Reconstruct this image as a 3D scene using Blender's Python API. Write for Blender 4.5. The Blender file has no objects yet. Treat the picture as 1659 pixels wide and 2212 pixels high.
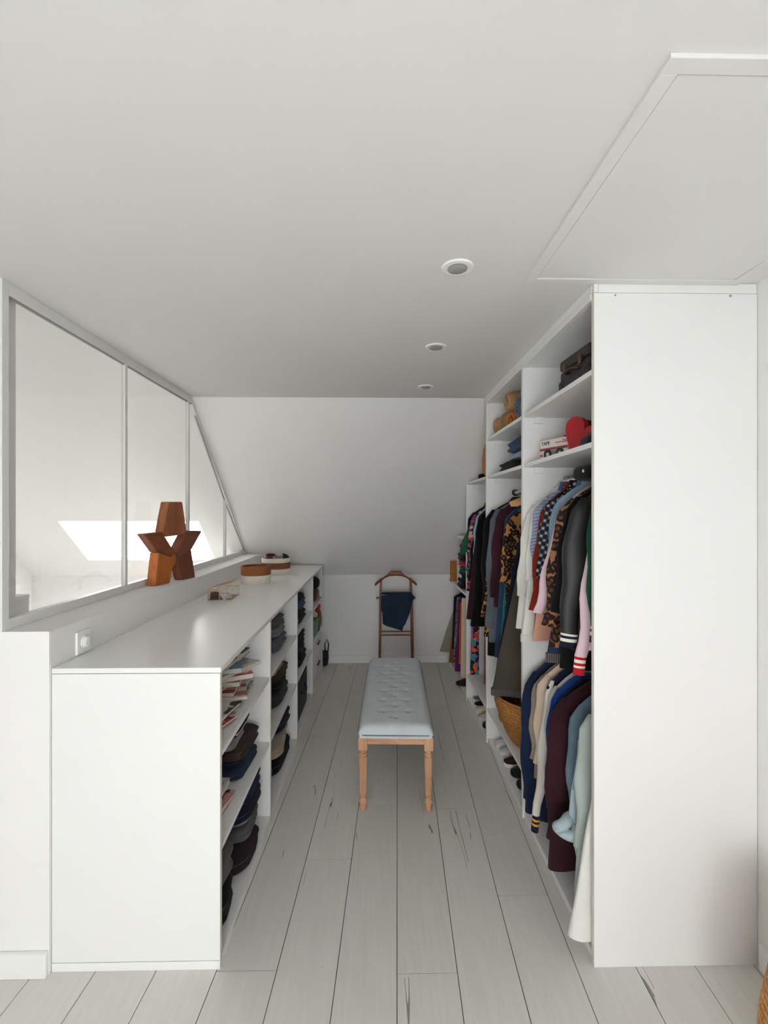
import bpy, bmesh, math, random
from math import sin, cos, pi, radians
from mathutils import Vector, Matrix, noise

scene = bpy.context.scene
col = scene.collection
PSI = math.atan(17.5 / 1020)

# ------------------------------------------------------------------ camera
cam_d = bpy.data.cameras.new('camera')
cam_d.sensor_fit = 'HORIZONTAL'
cam_d.sensor_width = 36
cam_d.lens = 36 * 1020 / 1659
cam_d.clip_start = 0.02
cam = bpy.data.objects.new('camera', cam_d)
col.objects.link(cam)
cam.location = (0, 0, 1.55)
cam.rotation_euler = (pi / 2, 0, -PSI)
scene.camera = cam

# ------------------------------------------------------------------ world, lights, exposure
world = bpy.data.worlds.new('world')
scene.world = world
world.use_nodes = True
wbg = world.node_tree.nodes['Background']
wbg.inputs[0].default_value = (0.93, 0.97, 1.0, 1)
wbg.inputs[1].default_value = 9.0

def area(name, loc, rot, sx, sy, watts, color=(1, 1, 1), portal=False):
    d = bpy.data.lights.new(name, 'AREA')
    d.shape = 'RECTANGLE'
    d.size, d.size_y = sx, sy
    d.energy = watts
    d.color = color
    if portal:
        d.cycles.is_portal = True
    o = bpy.data.objects.new(name, d)
    col.objects.link(o)
    o.location = loc
    o.rotation_euler = rot
    return o

# daylight entering by the window of the room behind the camera and by the roof window
area('daylight_window', (-0.3, -1.40, 1.1), (pi / 2, 0, 0), 1.4, 1.15, 24, (1.0, 0.973, 0.955))
area('daylight_skylight', (-2.195, 4.50, 1.34), (-math.atan((2.334 - 0.905) / 1.62), 0, 0), 1.15, 0.52, 36, (1.0, 0.99, 0.985))
area('fill_left_room', (-2.5, 1.78, 1.7), (pi / 2, 0, 0), 1.4, 1.4, 1.5, (1.0, 0.973, 0.955))  # added fill lamp to brighten the neighbouring room, no window at this spot

scene.view_settings.view_transform = 'Standard'
scene.view_settings.look = 'None'
scene.view_settings.gamma = 1
scene.view_settings.use_curve_mapping = False
scene.view_settings.exposure = 0.0
scene.cycles.max_bounces = 16
scene.cycles.diffuse_bounces = 9
scene.cycles.transparent_max_bounces = 16

# ------------------------------------------------------------------ mesh helpers
class MB:
    def __init__(s):
        s.v = []; s.f = []
    def add(s, vs, fs):
        o = len(s.v)
        s.v += [tuple(v) for v in vs]
        s.f += [tuple(i + o for i in f) for f in fs]
        return s
    def box(s, x0, x1, y0, y1, z0, z1):
        return s.add([(x0, y0, z0), (x1, y0, z0), (x1, y1, z0), (x0, y1, z0),
                      (x0, y0, z1), (x1, y0, z1), (x1, y1, z1), (x0, y1, z1)],
                     [(3, 2, 1, 0), (4, 5, 6, 7), (0, 1, 5, 4), (1, 2, 6, 5), (2, 3, 7, 6), (3, 0, 4, 7)])
    def prism(s, poly, axis, a, b):
        # poly: list of 2D points (counter order free), extruded along axis from a to b
        def p3(p, t):
            if axis == 'x': return (t, p[0], p[1])
            if axis == 'y': return (p[0], t, p[1])
            return (p[0], p[1], t)
        n = len(poly)
        vs = [p3(p, a) for p in poly] + [p3(p, b) for p in poly]
        fs = [tuple(range(n)), tuple(reversed(range(n, 2 * n)))]
        fs += [(i, i + n, (i + 1) % n + n, (i + 1) % n) for i in range(n)]
        return s.add(vs, fs)
    def loft(s, rings, cap0=True, cap1=True, closed=True):
        n = len(rings[0]); vs = [p for r in rings for p in r]; fs = []
        for k in range(len(rings) - 1):
            for i in range(n if closed else n - 1):
                j = (i + 1) % n
                fs.append((k * n + i, k * n + j, (k + 1) * n + j, (k + 1) * n + i))
        if cap0: fs.append(tuple(reversed(range(n))))
        if cap1: fs.append(tuple((len(rings) - 1) * n + i for i in range(n)))
        return s.add(vs, fs)
    def lathe(s, prof, cx=0, cy=0, n=32, cap0=True, cap1=True, cz=0):
        return s.loft([[(cx + r * cos(2 * pi * i / n), cy + r * sin(2 * pi * i / n), cz + z) for i in range(n)]
                       for r, z in prof], cap0, cap1)
    def tube(s, pts, rad, n=10, cap=True):
        pts = [Vector(p) for p in pts]
        if not hasattr(rad, '__len__'): rad = [rad] * len(pts)
        rings = []
        up = Vector((0.13, 0.21, 1)).normalized()
        for i, p in enumerate(pts):
            a = pts[max(0, i - 1)]; b = pts[min(len(pts) - 1, i + 1)]
            d = (b - a).normalized()
            if abs(d.dot(up)) > 0.98: u0 = Vector((1, 0, 0))
            else: u0 = up
            e1 = d.cross(u0).normalized(); e2 = d.cross(e1).normalized()
            r = rad[i]
            ra, rb = (r if hasattr(r, '__len__') else (r, r))
            rings.append([tuple(p + e1 * ra * cos(2 * pi * k / n) + e2 * rb * sin(2 * pi * k / n)) for k in range(n)])
        return s.loft(rings, cap, cap)
    def build(s, name, m, parent=None, loc=(0, 0, 0), rotz=0.0, smooth=False, bevel=0.0, seg=2, ang=40, rot=None):
        me = bpy.data.meshes.new(name)
        me.from_pydata(s.v, [], s.f)
        bm = bmesh.new(); bm.from_mesh(me)
        bmesh.ops.recalc_face_normals(bm, faces=bm.faces)
        if bevel > 0:
            es = [e for e in bm.edges if len(e.link_faces) == 2 and e.calc_face_angle(0) > radians(35)]
            bmesh.ops.bevel(bm, geom=es, offset=bevel, segments=seg, profile=0.5, affect='EDGES', clamp_overlap=True)
        bm.to_mesh(me); bm.free()
        if smooth:
            for p in me.polygons: p.use_smooth = True
            try: me.set_sharp_from_angle(angle=radians(ang))
            except Exception: pass
        if m is not None: me.materials.append(m)
        o = bpy.data.objects.new(name, me)
        col.objects.link(o)
        if parent is not None: o.parent = parent
        o.location = loc
        o.rotation_euler = rot if rot else (0, 0, rotz)
        return o

def rbox(sx, sy, sz, e=0.35, nu=28, nv=12, layers=0, groove=0.06, wob=0.0, seed=0, sag=0.0):
    """soft cushion-like block, base at z=0, centred in x and y"""
    mb = MB(); rings = []
    sp = lambda t, k: math.copysign(abs(t) ** k, t)
    rnd = Vector((seed * 3.17, seed * 1.7, seed * 0.9))
    for j in range(nv + 1):
        ph = -pi / 2 + pi * j / nv
        cz, cr = sp(sin(ph), e), max(abs(cos(ph)) ** e, 0.02)
        g = 1.0
        if layers:
            g = 1 - groove * (1 - abs(sin(layers * pi * (cz * 0.5 + 0.5)))) ** 2
        ring = []
        for i in range(nu):
            th = 2 * pi * i / nu
            x = sp(cos(th), e) * cr * sx / 2 * g; y = sp(sin(th), e) * cr * sy / 2 * g
            z = (cz * 0.5 + 0.5) * sz
            if wob:
                n = noise.noise_vector(Vector((x, y, z)) * (2.2 / max(sx, sy)) + rnd)
                n2 = noise.noise_vector(Vector((x * 0.7, y, z * 2.2)) * (8.0 / max(sx, sy)) - rnd)
                x += n.x * wob + n2.x * wob * 0.55; y += n.y * wob + n2.y * wob * 0.55; z += (n.z * wob + n2.z * wob * 0.4) * (z / sz)
            z -= sag * (abs(x) / (sx / 2)) ** 2 * (z / sz)
            ring.append((x, y, max(z, 0)))
        rings.append(ring)
    return mb.loft(rings)

# ------------------------------------------------------------------ object helpers
def tag(o, label=None, cat=None, group=None, kind=None):
    if label: o['label'] = label
    if cat: o['category'] = cat
    if group: o['group'] = group
    if kind: o['kind'] = kind
    return o

def thing(name, label, cat, loc=(0, 0, 0), rotz=0.0, group=None, rot=None):
    o = bpy.data.objects.new(name, None)
    o.empty_display_size = 0.05
    col.objects.link(o)
    o.location = loc
    o.rotation_euler = rot if rot else (0, 0, rotz)
    return tag(o, label, cat, group)

def dup(o, parent=None):
    c = o.copy(); col.objects.link(c)
    if parent is not None: c.parent = parent
    for ch in [x for x in bpy.data.objects if x.parent == o and x != c]:
        dup(ch, c)
    return c

def struct(o): o['kind'] = 'structure'; return o

# ------------------------------------------------------------------ materials
def lin(c):
    return tuple((x / 12.92 if x <= 0.04045 else ((x + 0.055) / 1.055) ** 2.4) for x in c)
def rgb(r, g, b): return lin((r / 255, g / 255, b / 255))

class NT:
    def __init__(s, name):
        s.m = bpy.data.materials.new(name); s.m.use_nodes = True
        s.t = s.m.node_tree; s.n = s.t.nodes; s.l = s.t.links
        s.b = s.n['Principled BSDF']
        s.tc = s.n.new('ShaderNodeTexCoord')
    def node(s, k, **kw):
        n = s.n.new(k)
        for a, v in kw.items(): setattr(n, a, v)
        return n
    def co(s, scale=(1, 1, 1), rot=(0, 0, 0), loc=(0, 0, 0)):
        mp = s.node('ShaderNodeMapping')
        mp.inputs['Scale'].default_value = scale
        mp.inputs['Rotation'].default_value = rot
        mp.inputs['Location'].default_value = loc
        s.l.new(s.tc.outputs['Object'], mp.inputs['Vector'])
        return mp.outputs[0]
    def noise(s, vec, scale, detail=3, rough=0.5, dist=0.0):
        n = s.node('ShaderNodeTexNoise')
        n.inputs['Scale'].default_value = scale; n.inputs['Detail'].default_value = detail
        n.inputs['Roughness'].default_value = rough; n.inputs['Distortion'].default_value = dist
        s.l.new(vec, n.inputs['Vector']); return n.outputs['Fac']
    def ramp(s, fac, stops, interp='LINEAR'):
        r = s.node('ShaderNodeValToRGB'); r.color_ramp.interpolation = interp
        el = r.color_ramp.elements
        while len(el) < len(stops): el.new(0.5)
        for e, (p, c) in zip(el, stops):
            e.position = p; e.color = (*c, 1) if len(c) == 3 else c
        s.l.new(fac, r.inputs[0]); return r.outputs[0]
    def mix(s, fac, a, b):
        m = s.node('ShaderNodeMix', data_type='RGBA')
        for sock, v in ((m.inputs[0], fac), (m.inputs[6], a), (m.inputs[7], b)):
            if hasattr(v, 'is_linked') or hasattr(v, 'node'): s.l.new(v, sock)
            elif isinstance(v, (int, float)): sock.default_value = v
            else: sock.default_value = (*v, 1)
        return m.outputs[2]
    def math(s, op, a, b=None):
        m = s.node('ShaderNodeMath', operation=op)
        for i, v in enumerate((a, b)):
            if v is None: continue
            if isinstance(v, (int, float)): m.inputs[i].default_value = v
            else: s.l.new(v, m.inputs[i])
        return m.outputs[0]
    def bump(s, h, strength=0.3, dist=0.002):
        b = s.node('ShaderNodeBump'); b.inputs['Strength'].default_value = strength
        b.inputs['Distance'].default_value = dist
        s.l.new(h, b.inputs['Height']); s.l.new(b.outputs[0], s.b.inputs['Normal'])
    def color(s, c):
        if hasattr(c, 'node'): s.l.new(c, s.b.inputs['Base Color'])
        else: s.b.inputs['Base Color'].default_value = (*c, 1)
    def rough(s, r, spec=0.5):
        s.b.inputs['Roughness'].default_value = r
        s.b.inputs['Specular IOR Level'].default_value = spec

def plain(name, c, rough=0.5, spec=0.5, metal=0.0, var=0.06, vs=6.0, bump=0.0, bs=200):
    t = NT(name)
    f = t.noise(t.co(), vs, 4)
    d = tuple(max(0, x * (1 - var)) for x in c)
    t.color(t.ramp(f, [(0.3, d), (0.7, c)]))
    t.rough(rough, spec); t.b.inputs['Metallic'].default_value = metal
    if bump: t.bump(t.noise(t.co(), bs, 2), bump, 0.001)
    return t.m

def fabric(name, c, rough=0.9, var=0.22, weave=420, fold=9, spec=0.15):
    t = NT(name)
    f = t.noise(t.co((1, 1, 0.5)), fold, 5, 0.6)
    d = tuple(x * (1 - var) for x in c); l = tuple(min(1, x * (1 + var)) for x in c)
    t.color(t.ramp(f, [(0.3, d), (0.72, l)]))
    t.rough(rough, spec)
    t.b.inputs['Sheen Weight'].default_value = 0.08
    h = t.math('ADD', t.noise(t.co(), 34, 3), t.math('MULTIPLY', t.noise(t.co(), weave, 1), 0.4))
    t.bump(h, 0.35, 0.004)
    return t.m

def wood(name, c1, c2, axis='z', scale=14, rough=0.45, spec=0.4):
    t = NT(name)
    sc = {'x': (0.12, 1, 1), 'y': (1, 0.12, 1), 'z': (1, 1, 0.12)}[axis]
    f = t.noise(t.co(sc), scale, 5, 0.6, 1.2)
    g = t.noise(t.co(sc), scale * 9, 3, 0.6)
    h = t.math('ADD', t.math('MULTIPLY', f, 0.75), t.math('MULTIPLY', g, 0.25))
    t.color(t.ramp(h, [(0.32, c1), (0.66, c2)]))
    t.rough(rough, spec); t.bump(g, 0.2, 0.001)
    return t.m

def leopard(name, base, spot, inner, scale=34):
    t = NT(name)
    v = t.node('ShaderNodeTexVoronoi', feature='F1')
    v.inputs['Scale'].default_value = scale
    n = t.node('ShaderNodeTexNoise'); n.inputs['Scale'].default_value = 30
    t.l.new(t.co(), n.inputs['Vector'])
    mx = t.mix(0.012, t.co(), n.outputs['Color'])
    t.l.new(mx, v.inputs['Vector'])
    t.color(t.ramp(v.outputs['Distance'], [(0.0, inner), (0.28, spot), (0.60, base)], 'CONSTANT'))
    t.rough(0.85, 0.2); t.bump(t.noise(t.co(), 260, 2), 0.3, 0.002)
    return t.m

def dots(name, base, dot, scale=60, size=0.2):
    t = NT(name)
    v = t.node('ShaderNodeTexVoronoi', feature='F1'); v.inputs['Scale'].default_value = scale
    v.inputs['Randomness'].default_value = 0.45
    t.l.new(t.co(), v.inputs['Vector'])
    t.color(t.ramp(v.outputs['Distance'], [(0, dot), (size, base)], 'CONSTANT'))
    t.rough(0.9, 0.15); t.bump(t.noise(t.co(), 300, 2), 0.25, 0.002)
    return t.m

def stripes(name, base, line, axis='X', freq=60, width=0.2, rot=(0, 0, 0)):
    t = NT(name)
    w = t.node('ShaderNodeTexWave', wave_type='BANDS', bands_direction=axis)
    w.inputs['Scale'].default_value = freq; w.inputs['Distortion'].default_value = 0.5
    w.inputs['Detail'].default_value = 0
    t.l.new(t.co(rot=rot), w.inputs['Vector'])
    t.color(t.ramp(w.outputs['Fac'], [(0, line), (width, base)]))
    t.rough(0.9, 0.15); t.bump(t.noise(t.co(), 300, 2), 0.25, 0.002)
    return t.m

def plaid(name, a, b, c, freq=14):
    t = NT(name)
    fs = []
    for ax in ('X', 'Z'):
        w = t.node('ShaderNodeTexWave', wave_type='BANDS', bands_direction=ax)
        w.inputs['Scale'].default_value = freq; w.inputs['Detail'].default_value = 0
        w.inputs['Distortion'].default_value = 0.8
        t.l.new(t.co(rot=(0.3, 0.5, 0.4)), w.inputs['Vector']); fs.append(w.outputs['Fac'])
    h = t.math('MULTIPLY', t.math('ADD', fs[0], fs[1]), 0.5)
    t.color(t.ramp(h, [(0.25, a), (0.5, b), (0.8, c)], 'CONSTANT'))
    t.rough(0.9, 0.15)
    return t.m

def floral(name, cols, scale=28):
    t = NT(name)
    v = t.node('ShaderNodeTexVoronoi', feature='F1'); v.inputs['Scale'].default_value = scale
    t.l.new(t.co(), v.inputs['Vector'])
    sp = t.node('ShaderNodeSeparateColor'); t.l.new(v.outputs['Color'], sp.inputs[0])
    n = len(cols)
    t.color(t.ramp(sp.outputs[0], [(i / n, c) for i, c in enumerate(cols)], 'CONSTANT'))
    t.rough(0.85, 0.2)
    return t.m

def printed(name, cols, scale=9, seed=0):
    """colour-block print of a magazine cover or picture on paper"""
    t = NT(name)
    v = t.node('ShaderNodeTexVoronoi', feature='F1', distance='CHEBYCHEV'); v.inputs['Scale'].default_value = scale
    t.l.new(t.co(loc=(seed * 1.3, seed * 0.7, 0)), v.inputs['Vector'])
    sp = t.node('ShaderNodeSeparateColor'); t.l.new(v.outputs['Color'], sp.inputs[0])
    n = len(cols)
    t.color(t.ramp(sp.outputs[0], [(i / n, c) for i, c in enumerate(cols)], 'CONSTANT'))
    t.rough(0.35, 0.5)
    return t.m

def weave(name, c1, c2, sx=70, sz=60):
    t = NT(name)
    w1 = t.node('ShaderNodeTexWave', wave_type='BANDS', bands_direction='Z'); w1.inputs['Scale'].default_value = sz / 2.6
    w1.inputs['Distortion'].default_value = 4.5; w1.inputs['Detail Scale'].default_value = 6
    t.l.new(t.co(), w1.inputs['Vector'])
    n = t.noise(t.co((1, 1, 2.2)), sx, 3)
    h = t.math('ADD', t.math('MULTIPLY', w1.outputs['Fac'], 0.32), t.math('MULTIPLY', n, 0.72))
    t.color(t.ramp(h, [(0.3, c1), (0.75, c2)]))
    t.rough(0.7, 0.3); t.bump(h, 0.6, 0.006)
    return t.m

M = {}
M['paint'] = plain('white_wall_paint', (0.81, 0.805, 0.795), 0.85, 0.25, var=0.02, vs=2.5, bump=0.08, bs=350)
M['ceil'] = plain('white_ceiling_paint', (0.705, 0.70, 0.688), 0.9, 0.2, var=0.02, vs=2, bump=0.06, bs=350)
M['melamine'] = plain('white_melamine_board', (0.80, 0.797, 0.788), 0.42, 0.45, var=0.015, vs=3)
M['counter'] = plain('white_satin_laminate', (0.82, 0.82, 0.805), 0.29, 0.8, var=0.015, vs=3)
M['edge'] = plain('cream_edge_band', (0.68, 0.66, 0.58), 0.5, 0.4, var=0.05)
M['trim'] = plain('white_gloss_trim', (0.82, 0.82, 0.80), 0.45, 0.4, var=0.02)
M['metal_white'] = plain('white_powder_coat', (0.74, 0.74, 0.72), 0.35, 0.5, var=0.02)
M['gasket'] = plain('grey_glazing_gasket', (0.30, 0.30, 0.29), 0.6, 0.3)
M['black'] = plain('black_plastic', (0.012, 0.012, 0.014), 0.4, 0.4, var=0.2)
M['chrome'] = plain('brushed_steel', (0.6, 0.6, 0.6), 0.25, 0.5, metal=1.0)
M['brass'] = plain('brass_wire', rgb(205, 160, 100), 0.35, 0.5, metal=0.8)

def glass_mat(name, tint=(1, 1, 1), refl=1.0):
    t = NT(name)
    t.n.remove(t.b)
    tr = t.node('ShaderNodeBsdfTransparent'); tr.inputs[0].default_value = (*tint, 1)
    gl = t.node('ShaderNodeBsdfGlossy'); gl.inputs['Roughness'].default_value = 0.02
    fr = t.node('ShaderNodeLayerWeight'); fr.inputs[0].default_value = 0.5
    pw = t.math('POWER', fr.outputs['Facing'], 5.0)
    fac = t.math('ADD', t.math('MULTIPLY', pw, 0.85 * refl), 0.035 * refl)
    mx = t.node('ShaderNodeMixShader')
    t.l.new(fac, mx.inputs[0]); t.l.new(tr.outputs[0], mx.inputs[1]); t.l.new(gl.outputs[0], mx.inputs[2])
    t.l.new(mx.outputs[0], t.n['Material Output'].inputs[0])
    return t.m
M['glass'] = glass_mat('clear_glass', (0.98, 0.98, 0.975))

def plank_mat():
    t = NT('whitewashed_plank')
    oi = t.node('ShaderNodeObjectInfo')
    vec = t.co((1, 1, 1))
    add = t.node('ShaderNodeVectorMath', operation='ADD')
    cmb = t.node('ShaderNodeCombineXYZ')
    t.l.new(t.math('MULTIPLY', oi.outputs['Random'], 37.0), cmb.inputs[0])
    t.l.new(t.math('MULTIPLY', oi.outputs['Random'], 91.0), cmb.inputs[1])
    t.l.new(vec, add.inputs[0]); t.l.new(cmb.outputs[0], add.inputs[1])
    def m(sc):
        mp = t.node('ShaderNodeMapping'); mp.inputs['Scale'].default_value = sc
        mp.inputs['Rotation'].default_value = (0, 0, 0.0455)
        t.l.new(add.outputs[0], mp.inputs[0]); return mp.outputs[0]
    g = t.noise(m((1, 0.05, 1)), 60, 4, 0.6)
    base = t.ramp(g, [(0.3, (0.625, 0.61, 0.575)), (0.7, (0.675, 0.66, 0.622))])
    # a few dark cracks running with the grain
    c1 = t.noise(m((1, 0.05, 1)), 15, 2, 0.45, 0.15)
    ridge = t.math('ABSOLUTE', t.math('SUBTRACT', c1, 0.5))
    mask = t.noise(m((1, 0.30, 1)), 6.5, 2, 0.5)
    crack = t.math('MULTIPLY', t.math('LESS_THAN', ridge, 0.006), t.math('GREATER_THAN', mask, 0.65))
    kn = t.node('ShaderNodeTexVoronoi'); kn.inputs['Scale'].default_value = 5
    t.l.new(m((1, 0.8, 1)), kn.inputs['Vector'])
    knot = t.math('LESS_THAN', kn.outputs['Distance'], 0.022)
    both = t.math('MAXIMUM', t.math('MULTIPLY', crack, 0.75), t.math('MULTIPLY', knot, 0.35))
    tone = t.math('ADD', t.math('MULTIPLY', oi.outputs['Random'], 0.06), 0.95)
    hs = t.node('ShaderNodeHueSaturation'); t.l.new(base, hs.inputs['Color']); t.l.new(tone, hs.inputs['Value'])
    t.color(t.mix(both, hs.outputs[0], (0.12, 0.115, 0.10)))
    t.rough(0.5, 0.35)
    t.bump(g, 0.12, 0.001)
    return t.m
M['plank'] = plank_mat()
M['under'] = plain('dark_floor_joint', (0.07, 0.06, 0.05), 0.9, 0.1)

# ================================================================== THE SETTING
XL, XR = -0.528, 0.742          # fronts of the two shelf runs
XW = 1.307                      # right wall
CZ = 2.334                      # flat ceiling
YB, ZK = 4.86, 0.905            # back knee wall
YS = 3.24                       # where the ceiling starts to slope
K = (CZ - ZK) / (YB - YS)
slope_z = lambda y: CZ - K * (y - YS)
XO = -3.5                       # far wall of the neighbouring room
YF = -1.45                      # wall behind the camera
XG = -1.250                     # room face of the glazed partition

# floor: a dark bed with planks laid at a slight angle
fl = struct(MB().box(XO, XW + 0.02, YF, YB + 0.02, -0.05, -0.0035).build('floor', M['under']))
TAN = 0.0455
def clip(poly, f):
    out = []
    for i in range(len(poly)):
        a, b = poly[i], poly[(i + 1) % len(poly)]
        fa, fb = f(a), f(b)
        if fa >= 0: out.append(a)
        if (fa >= 0) != (fb >= 0):
            t = fa / (fa - fb); out.append((a[0] + (b[0] - a[0]) * t, a[1] + (b[1] - a[1]) * t))
    return out
random.seed(5)
fixed = {-3: [1.603, 3.3], -2: [2.114, 3.9], -1: [2.497, 4.0], 0: [1.584, 3.2], 1: [2.466, 3.75], 2: [1.9, 3.5]}
for k in range(-17, 8):
    js = [YF - 0.01] + [(-0.6 + random.random() * 1.0)]
    js += fixed.get(k, [1.9 + random.random(), 3.4 + random.random() * 0.8])
    js += [YB]
    for a, b in zip(js[:-1], js[1:]):
        lx = lambda y, kk: 0.064 + 0.2035 * kk + TAN * (y - 1.43)
        g = 0.0014
        poly = [(lx(a, k) + g, a + g), (lx(a, k + 1) - g, a + g), (lx(b, k + 1) - g, b - g), (lx(b, k) + g, b - g)]
        x0 = XO if (a < 0) else -3.45
        poly = clip(poly, lambda p: XW - p[0]); 
        if len(poly) > 2: poly = clip(poly, lambda p: p[0] - XO)
        if len(poly) < 3: continue
        MB().prism(poly, 'z', -0.0035, 0.0).build('plank', M['plank'], fl)

# ceiling over this room and the dressing; roof slopes down to the knee wall at the far end
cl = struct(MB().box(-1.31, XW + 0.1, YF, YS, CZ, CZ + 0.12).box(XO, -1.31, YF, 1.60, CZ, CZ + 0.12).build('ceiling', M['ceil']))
SKX0, SKX1, SKY0, SKY1 = -2.81, -1.575, 4.222, 4.662
def slab(mb, x0, x1, y0, y1, th=0.13):
    mb.prism([(y0, slope_z(y0)), (y1, slope_z(y1)), (y1 + th * 0.66, slope_z(y1) + th * 0.75), (y0 + th * 0.66, slope_z(y0) + th * 0.75)], 'x', x0, x1)
sl = MB()
slab(sl, -1.31, XW + 0.1, YS, YB)
slab(sl, XO, SKX0, 1.70, YB); slab(sl, SKX1, -1.31, 1.70, YB)
slab(sl, SKX0, SKX1, 1.70, SKY0); slab(sl, SKX0, SKX1, SKY1, YB)
struct(sl.build('ceiling_slope', M['paint']))
struct(MB().box(XO, XW, YB, YB + 0.1, 0, ZK + 0.06).build('wall_back', M['paint']))
struct(MB().box(XW, XW + 0.1, YF, YB + 0.1, 0, CZ).build('wall_right', M['paint']))
# left side: low wall carrying the partition, and the wall standing in line with its end
struct(MB().box(-1.38, -1.094, 1.604, YB, 0, 1.149).build('wall_left', M['paint'], bevel=0.004))
struct(MB().box(XO, XG - 0.0295, 1.6006, 1.70, 0, 3.72).box(XG - 0.029, -1.094, 1.6006, 1.604, 0, 1.149).build('wall_left_end', M['paint']))
struct(MB().box(-1.31, -1.27, 1.70, YS, CZ + 0.12, 3.6).build('wall_left_upper', M['paint']))
struct(MB().box(XO - 0.1, XO, YF, YB + 0.1, 0, 3.75).build('wall_left_outer', M['paint']))
wf = MB()
WX0, WX1, WZ0, WZ1 = -1.1, 0.5, 0.45, 1.75
wf.box(XO, WX0, YF - 0.15, YF, 0, CZ).box(WX1, XW, YF - 0.15, YF, 0, CZ).box(WX0, WX1, YF - 0.15, YF, 0, WZ0).box(WX0, WX1, YF - 0.15, YF, WZ1, CZ)
struct(wf.build('wall_front', M['paint']))
struct(MB().box(-2.2, XO, 1.6, 1.7, 3.70, 3.72).build('ceiling_ridge', M['ceil'])) if False else None

# skirting boards
def skirting(name, mb): return struct(mb.build(name, M['trim'], bevel=0.003))
skirting('baseboard_back', MB().box(-0.50, 0.725, YB - 0.014, YB, 0, 0.075))
skirting('baseboard_left', MB().box(-2.6, -1.096, 1.584, 1.60, 0, 0.083))
skirting('baseboard_right', MB().box(XW - 0.014, XW, YF, 1.575, 0, 0.09))
skirting('baseboard_left_room', MB().box(XO, -1.40, YB - 0.014, YB, 0, 0.075))

# roof window
w1 = struct(MB().box(0, 0, 0, 0, 0, 0).build('window_1', M['trim'])) if False else None
def slope_frame(x0, x1, y0, y1, off, w, t, mb):
    # rails lying in the slope plane, off = distance outward along the roof normal
    n = Vector((0, K, 1)).normalized(); u = Vector((0, 1, -K)).normalized()
    L = (y1 - y0) * math.sqrt(1 + K * K)
    o = Vector((0, y0, slope_z(y0))) + n * off
    def q(xa, xb, sa, sb):
        vs = []
        for dn in (0, t):
            for (x, s_) in ((xa, sa), (xb, sa), (xb, sb), (xa, sb)):
                vs.append(Vector((x, 0, 0)) + o + u * s_ + n * dn)
        mb.add(vs, [(3, 2, 1, 0), (4, 5, 6, 7), (0, 1, 5, 4), (1, 2, 6, 5), (2, 3, 7, 6), (3, 0, 4, 7)])
    return q, L
fm = MB(); q, L = slope_frame(SKX0, SKX1, SKY0, SKY1, 0.02, 0.03, 0.05, fm)
q(SKX0, SKX1, 0, 0.01); q(SKX0, SKX1, L - 0.01, L); q(SKX0, SKX0 + 0.01, 0.01, L - 0.01); q(SKX1 - 0.01, SKX1, 0.01, L - 0.01)
w1 = struct(fm.build('window_1', M['trim']))
fm = MB(); q, L = slope_frame(SKX0, SKX1, SKY0, SKY1, 0.03, 0.03, 0.02, fm)
q(SKX0 + 0.01, SKX1 - 0.01, L * 0.60, L * 0.60 + 0.006); fm.build('sash_bar', M['trim'], w1)
fm = MB(); q, L = slope_frame(SKX0, SKX1, SKY0, SKY1, 0.038, 0.03, 0.004, fm)
q(SKX0 + 0.008, SKX1 - 0.008, 0.008, L - 0.008); fm.build('pane', M['glass'], w1)

# window behind the camera
fm = MB()
fm.box(WX0, WX1, YF - 0.12, YF - 0.05, WZ0, WZ0 + 0.06).box(WX0, WX1, YF - 0.12, YF - 0.05, WZ1 - 0.06, WZ1)
for x in (WX0, (WX0 + WX1) / 2 - 0.03, WX1 - 0.06): fm.box(x, x + 0.06, YF - 0.12, YF - 0.05, WZ0 + 0.06, WZ1 - 0.06)
w3 = struct(fm.build('window_3', M['trim']))
for x0, x1 in ((WX0 + 0.06, (WX0 + WX1) / 2 - 0.03), ((WX0 + WX1) / 2 + 0.03, WX1 - 0.06)):
    MB().box(x0, x1, YF - 0.09, YF - 0.084, WZ0 + 0.06, WZ1 - 0.06).build('pane', M['glass'], w3)

# glazed partition on the low wall (window_2)
gz = bpy.data.objects.new('window_2', None); col.objects.link(gz); struct(gz)
gx0, gx1 = XG - 0.030, XG
SZ = 1.149
def gpart(name, mb, m=None, bevel=0.002): return mb.build(name, m or M['metal_white'], gz, bevel=bevel)
ztop = lambda y: min(CZ, slope_z(y))
yE = YS + (CZ - SZ) / K           # where slope meets the sill
gpart('post', MB().box(gx0, gx1, 1.600, 1.632, SZ, CZ))
gpart('sill_rail', MB().prism([(1.632, SZ), (yE - 0.002, SZ), (yE - 0.045, SZ + 0.036), (1.632, SZ + 0.036)], 'x', gx0, gx1))
hd = 0.045
gpart('header_rail', MB().prism([(1.632, CZ), (YS, CZ), (YS - 0.012, CZ - hd), (1.632, CZ - hd)], 'x', gx0, gx1))
nx = hd * math.sqrt(1 + K * K)
gpart('raking_rail', MB().prism([(YS, CZ), (yE, SZ + 0.001), (yE - 0.045, SZ + 0.036), (YS - 0.012, CZ - hd)], 'x', gx0, gx1))
mul = [2.376, 3.170, 3.945]
for y in mul:
    b = MB().box(gx1 - 0.020, gx1, y, y + 0.024, SZ + 0.036, ztop(y + 0.024) - (hd if y < YS - 0.1 else nx * 0.8))
    gpart('mullion', b, bevel=0.0008)
ed = [1.632] + [m for m in mul]
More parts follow.
